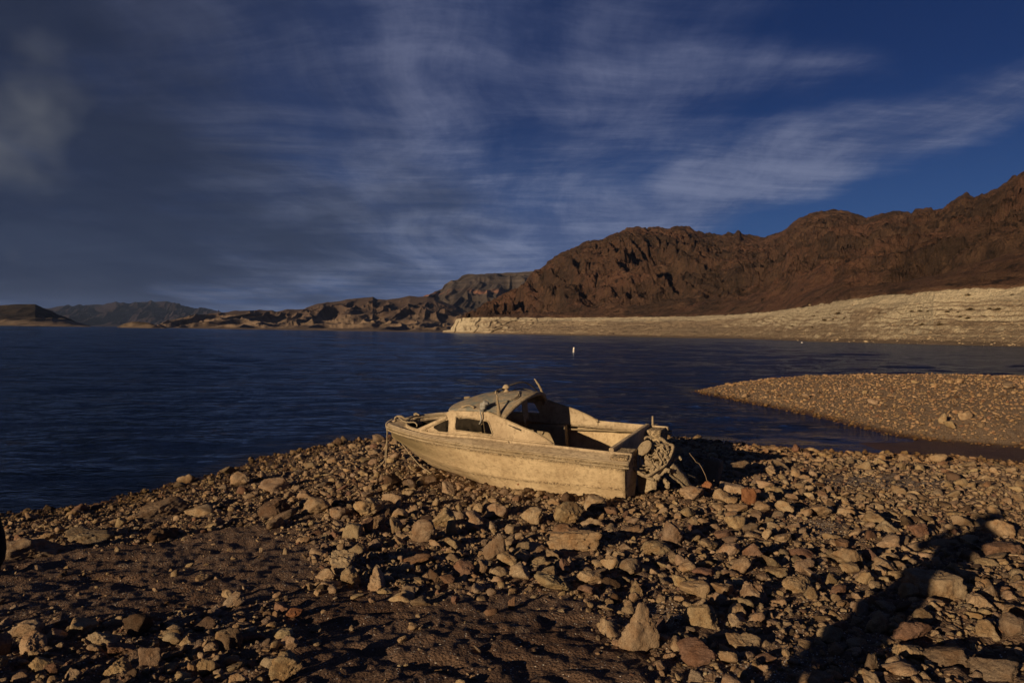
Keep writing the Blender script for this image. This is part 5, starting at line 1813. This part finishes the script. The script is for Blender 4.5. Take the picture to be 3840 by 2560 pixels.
def scatter(n, lo, hi, region, dens_fn, packing):
    xs = RB.uniform(region[0], region[1], n); ys = RB.uniform(region[2], region[3], n)
    P = np.stack([xs, ys], 1)
    vis = np.abs(xs) < .82 * ys + 1.6
    zb, dd = base_z(P)
    u = RB.random(n)
    ok = vis & (dd > -.25) & (u < dens_fn(P, dd))
    rr = lo * (hi / lo) ** (RB.random(n) ** 2.3)
    idx = np.nonzero(ok)[0]
    idx = idx[np.argsort(-rr[idx])]
    out = []
    for i in idx:
        x, y, r = xs[i], ys[i], rr[i]
        # keep clear of the inside of the hull
        lb = B_R.T @ (np.array([x, y, .3]) - B_T)
        if -.05 < lb[0] < 3.9 and abs(lb[1]) < .72 - max(0, lb[0] - 2.6) * .45 - r:
            continue
        if r > .125:
            qx, qy, _ = project(np.array([[x, y, .5]]))
            if 1480 < qx[0] < 2740 and 1700 < qy[0] < 1905:
                continue
        if near_ok(x, y, r, packing):
            gput(x, y, r); out.append((x, y, r))
    return out


def dens_big(P, d):
    mud, sh = zones(P)
    left = sstep(-P[:, 0] - .25 * P[:, 1], .2, 1.5) * (P[:, 1] < 8)
    return np.where(d > -.1, (1 - .985 * mud) * (1 - .85 * (sh > .4)) * (1 - .35 * left) * (1 - .55 * (P[:, 0] < -3.2)), 0)


def dens_small(P, d):
    mud, sh = zones(P)
    return np.where(d > .05, (1 - .965 * mud) * (1 - .6 * (sh > .4)), 0)


p1 = sdist(np.zeros((1, 2)), POLY1)
sc = []
land1 = lambda f: (lambda P, d: f(P, d) * (sdist(P, POLY1) > -.25))
sc += scatter(300, .15, .25, (-12, 16, 4.0, 19), land1(lambda P, d: dens_big(P, d) * sstep(d, .3, 1.5)), .92)
sc += scatter(1500, .10, .16, (-12, 16, 3.0, 19), land1(lambda P, d: .8 * dens_big(P, d)), .88)
sc += scatter(24000, .036, .105, (-12, 16, 2.6, 19), land1(dens_big), .72)
sc += scatter(60000, .022, .055, (-12, 16, 2.4, 19), land1(dens_small), .70)
sc += scatter(70000, .010, .024, (-7, 8, 2.3, 11), land1(dens_small), .70)
land2 = lambda k: (lambda P, d: k * (sdist(P, POLY2) > -.15))
sc += scatter(260, .12, .26, (6, 40, 15, 38), land2(.35), .95)
sc += scatter(34000, .03, .085, (6, 34, 15, 38), land2(.95), .68)
P = np.array([(a, b) for a, b, c in sc])
tz = terrain(P)
for (x, y, r), z in zip(sc, tz):
    rg = RB
    fl_ = rg.uniform(.30, .80)
    an = rg.uniform(.52, 1.0)
    st_ = 'rough' if rg.random() < .6 else 'slab'
    rocks.append(dict(x=x, y=y, z=z + r * fl_ * rg.uniform(.08, .42), sx=r * 1.08, sy=r * an * 1.08, sz=r * fl_ * 1.08, yaw=rg.uniform(0, 2 * PI), tx=rg.normal(0, .34), ty=rg.normal(0, .34),
                      seed=int(rg.integers(1, 1e6)), tint=tint_for(rg, x, y) * (np.array([1.0, .92, .84]) if y > 14 and x > 5 else 1), style=st_, label=None, hand=False))
# stones and broken slabs on the pale far shore
vis = (T_big > .05) & (T_big < 2.0) & (bx > 1700) & (bx < 3900)
ids = np.nonzero(vis)[0]
wgt = 1.0 / (1 + (V_big[ids, 1] / 500.0) ** 2)
pick = RB.choice(ids, 620, replace=False, p=wgt / wgt.sum())
for i in pick:
    p = V_big[i]
    r = RB.uniform(.25, .60) * (1 + 1.4 * (RB.random() ** 8))
    rocks.append(dict(x=p[0], y=p[1], z=p[2] + r * .2, sx=r * 1.2, sy=r, sz=r * .7, yaw=RB.uniform(0, 6.28), tx=RB.normal(0, .2), ty=RB.normal(0, .2), seed=int(RB.integers(1, 1e6)),
                      tint=np.array([.37, .30, .205]) * RB.uniform(.8, 1.1), style='rough', label=None, hand=False))


def rot_xyz(yaw, tx, ty):
    c, s = math.cos(yaw), math.sin(yaw); Z = np.array([[c, -s, 0], [s, c, 0], [0, 0, 1]])
    c, s = math.cos(tx), math.sin(tx); X = np.array([[1, 0, 0], [0, c, -s], [0, s, c]])
    c, s = math.cos(ty), math.sin(ty); Y = np.array([[c, 0, s], [0, 1, 0], [-s, 0, c]])
    return Z @ X @ Y


C = np.array([(r['x'], r['y'], r['z']) for r in rocks])
pxr, pyr, dpr = project(C)
size_px = np.array([2 * max(r['sx'], r['sy']) * (r['sx'] + 2 * r['sz']) / 1.5 for r in rocks]) ** .5 * FPX / np.maximum(dpr, .5)
inside = (pxr > -20) & (pxr < 3860) & (pyr > 1240) & (pyr < 2590) & (dpr > .5)
score = np.where(inside, size_px, -1.0)
hand = np.array([r['hand'] for r in rocks])
N_IND = 296
order = np.argsort(-(score + 1000.0 * hand))
indiv = list(order[:N_IND])
rest = np.array(sorted(set(range(len(rocks))) - set(indiv)))


def zone_label(x, y, px, py):
    if py < 1680 and px > 2560:
        return 'tan stone among the gravel of the spit across the inlet', 'stones on the gravel spit'
    if px > 2750:
        if py > 2150:
            return 'rough stone among the stones of the lower right foreground', 'stones of the lower right foreground'
        return 'rough stone on the shore right of the engine', 'stones right of the engine'
    if px < 1300 and py < 2060:
        return 'rough stone on the left shore between water and mud flat', 'stones of the left shore'
    if px < 1300:
        return 'stone in the dark lower left foreground', 'stones of the dark lower left'
    if py > 2210:
        return 'stone lying on the dark gravel of the bottom centre', 'stones on the bottom gravel'
    return 'tan or red stone in the crowded band below the hull', 'stones below the hull'


for i in indiv:
    r = rocks[i]
    lod = 5 if size_px[i] > 110 else 4
    P, Fc = rock_shape(r['seed'], lod, r['style'])
    P = (P * np.array([r['sx'], r['sy'], r['sz']])) @ rot_xyz(r['yaw'], r['tx'], r['ty']).T
    nm = 'boulder' if size_px[i] > 85 else 'stone'
    me = mesh_np(nm, P, Fc)
    set_attr(me, 'tint', np.repeat(r['tint'][None], len(P), 0), 'FLOAT_COLOR')
    o = link(nm, me, None, M_ROCK)
    o.location = (r['x'], r['y'], r['z'])
    if r['label']:
        tag(o, r['label'], 'rock')
    else:
        lab, grp = zone_label(r['x'], r['y'], pxr[i], pyr[i])
        tag(o, lab, 'rock', grp)

PROTO = {}
for lod in (1, 2, 3):
    for st_ in ('rough', 'slab'):
        PROTO[(lod, st_)] = [rock_shape(3000 + k + 40 * lod, lod, st_)[0] for k in range(26)]
Vall = []; Fall = []; Tall = []; Sall = []; off = 0
for i in rest:
    r = rocks[i]
    s_ = size_px[i]
    lod = 3 if (s_ > 26 and inside[i]) else 2 if s_ > 11 else 1
    st_ = r['style'] if r['style'] in ('rough', 'slab') else 'rough'
    P = PROTO[(lod, st_)][r['seed'] % 26]
    P = (P * np.array([r['sx'], r['sy'], r['sz']])) @ rot_xyz(r['yaw'], r['tx'], r['ty']).T + np.array([r['x'], r['y'], r['z']])
    Vall.append(P); Fall.append(ICO[lod][1] + off); Sall.append(np.full(len(ICO[lod][1]), lod > 2)); Tall.append(np.repeat(r['tint'][None], len(P), 0)); off += len(P)
me = mesh_np('small_stones', np.concatenate(Vall), np.concatenate(Fall), True, np.concatenate(Sall))
set_attr(me, 'tint', np.concatenate(Tall), 'FLOAT_COLOR')
tag(link('small_stones', me, None, M_ROCK), 'countless small stones and pebbles strewn over the shore', 'stones', None, 'stuff')
print('ROCKS', len(rocks), 'stuff verts', off, 'indiv min px', size_px[indiv].min())

# ------------------------------------------------------------------ shrubs on the pale slope
SHR = [(180, 425, 40), (365, 440, 55), (385, 330, 45), (610, 312, 85), (565, 362, 60), (480, 375, 70), (670, 352, 55), (995, 300, 45), (1065, 340, 35), (1300, 290, 60),
       (1380, 280, 60), (1455, 288, 55), (1550, 285, 60), (1630, 300, 70), (1670, 270, 50), (1735, 298, 50), (1490, 340, 60), (1310, 430, 80), (1395, 412, 80), (1565, 415, 85),
       (1735, 415, 60), (1750, 350, 60), (1830, 355, 80), (1965, 342, 110), (2020, 395, 80), (1850, 272, 110), (2110, 268, 90), (2030, 268, 60), (2265, 345, 90), (1830, 135, 80),
       (2240, 130, 60), (2150, 70, 40), (1235, 358, 30), (1580, 355, 40), (1130, 300, 30)]


def shrub_mesh(seed):
    rg = np.random.default_rng(seed)
    V = []; Fc = []
    for k in range(420):
        a = rg.uniform(0, 2 * PI); el = rg.uniform(.12, 1.5)
        d = np.array([math.cos(a) * math.cos(el), math.sin(a) * math.cos(el), math.sin(el) * .75])
        b = d * rg.uniform(.0, .55) * np.array([1, 1, .8]); t = d * rg.uniform(.6, 1.05)
        s = np.cross(d, rg.normal(0, 1, 3)); s = s / np.linalg.norm(s) * rg.uniform(.02, .05)
        n = len(V)
        V += [b - s, b + s, t + rg.normal(0, .06, 3)]
        Fc.append((n, n + 1, n + 2))
    return mesh_np('shrub', np.array(V), np.array(Fc), False)


protos = [shrub_mesh(s) for s in (1, 2, 3, 4)]
for m_ in protos: m_.materials.append(M_SHRUB)
front = (T_big < 2.0)
fid = np.nonzero(front)[0]
for i, (zx, zy, wz__) in enumerate(SHR):
    px_, py_ = 2900 + zx * .3997, 1050 + zy * .3997 + 3
    j = fid[np.argmin((bx[fid] - px_) ** 2 + (by[fid] - py_) ** 2)]
    p = V_big[j]
    rad = wz__ * .3997 * .5 * p[1] / FPX
    o = bpy.data.objects.new('shrub', protos[i % 4]); COL.objects.link(o)
    o.location = (p[0], p[1], p[2] - .05 * rad); o.scale = (rad, rad, rad * .75); o.rotation_euler = (0, 0, i * 1.3)
    tag(o, 'low dark brown shrub on the pale slope of the right shore', 'shrub', 'shrubs on the pale slope')

# dry sticks
for lab, pts, r in (('long thin dry stick among the stones at the right edge', [(3600, 2035), (3680, 2075), (3760, 2098), (3850, 2108)], .008),
                    ('short bleached stick lying across stones right of the rock heap', [(3185, 1926), (3215, 1935), (3245, 1944)], .009),
                    ('small twig on the stones above the photographer shadow', [(3310, 1950), (3340, 1962), (3375, 1972)], .007)):
    hp_ = ground_hits(pts)
    hp_[:, 2] += .05 + r
    tag(link('dry_stick', tube_mesh('dry_stick', hp_, r, 6, False, 3, .004), None, M_TWIG), lab, 'stick')
# ------------------------------------------------------------------ the person at the left edge whose shadow falls across the foreground
def skin_body(name, joints, edges, radii, sub=2):
    me = bpy.data.meshes.new(name)
    me.from_pydata(joints, edges, [])
    o = bpy.data.objects.new(name, me)
    COL.objects.link(o)
    sk = o.modifiers.new('skin', 'SKIN')
    sk.use_smooth_shade = True
    for i, r in enumerate(radii):
        v = me.skin_vertices[0].data[i]
        v.radius = (r, r) if not hasattr(r, '__len__') else r
    me.skin_vertices[0].data[0].use_root = True
    sb = o.modifiers.new('sub', 'SUBSURF'); sb.levels = sub; sb.render_levels = sub
    dg = bpy.context.evaluated_depsgraph_get()
    m2 = bpy.data.meshes.new_from_object(o.evaluated_get(dg))
    bpy.data.objects.remove(o)
    m2.name = name
    for p in m2.polygons: p.use_smooth = True
    return m2


PX, PY = -1.046, .735
gz0 = ground_at(PX, PY)
per = thing('person', (PX, PY, gz0), 'person in black clothing, only an elbow in view at the left edge', 'person')
per.rotation_euler = (0, 0, math.radians(-12))
hgt_e = H - .285 - gz0
J = [(0, 0, .93), (0, -.01, 1.12), (0, 0, 1.32), (0, .01, 1.43), (0, .03, 1.52), (0, .05, 1.63), (0, .04, 1.70)]
Ed = [(0, 1), (1, 2), (2, 3), (3, 4), (4, 5), (5, 6)]
Rd = [(.19, .14), (.19, .14), (.21, .14), (.14, .10), .062, (.085, .10), (.07, .085)]


def addc(start, pts, rads):
    prev = start
    for p, r in zip(pts, rads):
        J.append(p); Rd.append(r); Ed.append((prev, len(J) - 1)); prev = len(J) - 1
    return prev


# right arm raised: elbow forward and out to the right, hand at the eye holding a camera
el = addc(3, [(.15, .0, 1.41), (.25, .10, 1.37), (.345, .215, hgt_e - .02)], [.075, .052, .028])
wr_ = addc(el, [(.24, .25, 1.47), (.12, .26, 1.57)], [.043, .034])
ell = addc(3, [(-.15, .0, 1.41), (-.24, .11, 1.34), (-.27, .22, 1.26)], [.075, .062, .05])
wl_ = addc(ell, [(-.16, .27, 1.40), (-.06, .29, 1.53)], [.043, .034])
for sx in (1, -1):
    addc(0, [(sx * .10, 0, .86), (sx * .12, .01, .50), (sx * .13, -.01, .10), (sx * .135, .05, .04), (sx * .14, .16, .03)], [.105, .075, .05, .045, .035])
pm = skin_body('body', J, Ed, Rd)
link('body', pm, per, M_BLACK)
# head and hands carry skin
hd = bmesh.new(); bmesh.ops.create_uvsphere(hd, u_segments=20, v_segments=14, radius=1)
for v in hd.verts:
    v.co = Vector((v.co.x * .078, v.co.y * .098 + (.015 if v.co.z < 0 else 0), v.co.z * .118))
    if v.co.y > .07 and abs(v.co.x) < .02 and -.03 < v.co.z < .02: v.co.y += .022
hm = bpy.data.meshes.new('head'); hd.to_mesh(hm); hd.free()
for p in hm.polygons: p.use_smooth = True
ho = link('head', hm, per, M_SKIN); ho.location = (0, .06, 1.645)
hr = bmesh.new(); bmesh.ops.create_icosphere(hr, subdivisions=4, radius=1)
for v in hr.verts:
    v.co = Vector((v.co.x * .088, v.co.y * .105 - .012, v.co.z * .115 + .02))
bmesh.ops.delete(hr, geom=[v for v in hr.verts if v.co.y > .035 and v.co.z < .075], context='VERTS')
hm = bpy.data.meshes.new('hair'); hr.to_mesh(hm); hr.free()
link('hair', hm, ho, M_HAIR)
for (hx_, hy_, hz__), s in (((.10, .27, 1.585), 1), ((-.05, .30, 1.54), -1)):
    Jh = [(hx_, hy_, hz__), (hx_ - s * .035, hy_ + .02, hz__ + .02)]
    Eh = [(0, 1)]; Rh = [.028, .032]
    for k in range(4):
        a = (k - 1.5) * .018
        b0 = len(Jh)
        Jh += [(hx_ - s * .055, hy_ + .035, hz__ + .02 + a), (hx_ - s * .085, hy_ + .045, hz__ + .022 + a * 1.1), (hx_ - s * .10, hy_ + .025, hz__ + .02 + a)]
        Eh += [(1, b0), (b0, b0 + 1), (b0 + 1, b0 + 2)]; Rh += [.010, .009, .008]
    b0 = len(Jh)
    Jh += [(hx_ - s * .02, hy_ - .02, hz__ + .035), (hx_ - s * .05, hy_ - .03, hz__ + .04)]
    Eh += [(0, b0), (b0, b0 + 1)]; Rh += [.012, .010]
    link('hand', skin_body('hand', Jh, Eh, Rh, 1), per, M_SKIN)
cmr = thing('camera_body', (0, 0, 0), 'black camera held to the eye by the person at the left edge', 'camera')
cmr.location = per.matrix_basis @ Vector((.02, .25, 1.60)) if False else (PX + .02 * math.cos(-.21) - .25 * math.sin(-.21), PY + .02 * math.sin(-.21) + .25 * math.cos(-.21), gz0 + 1.60)
cmr.rotation_euler = (0, 0, math.radians(-12))
link('housing', box_mesh('housing', (0, 0, 0), (.14, .06, .10), None, .012), cmr, M_BLACK)
ln = lathe('lens', [(0, .038), (.09, .036), (.10, .04), (.13, .04)])
ln.transform(Matrix.Rotation(-PI / 2, 4, 'X'))
lo_ = link('lens', ln, cmr, M_BLACK); lo_.location = (0, .03, 0)

# ------------------------------------------------------------------ the air between here and the far range
hm_ = box_mesh('haze', (0, 0, 398.0), (44000, 44000, 804.4), None, 0)
hz_m = bpy.data.materials.new('haze_air'); hz_m.use_nodes = True
hn = NT(hz_m.node_tree); hn.n.clear()
ho_ = hn.add('ShaderNodeOutputMaterial')
pv = hn.add('ShaderNodeVolumePrincipled', ins={'Color': rgb(0.40, 0.56, 1.0), 'Density': 1.1e-5, 'Anisotropy': 0.0})
hn.l.new(pv.outputs[0], ho_.inputs['Volume'])
tag(link('haze', hm_, None, hz_m), 'thin blue haze in the air over the lake', 'haze', None, 'stuff')
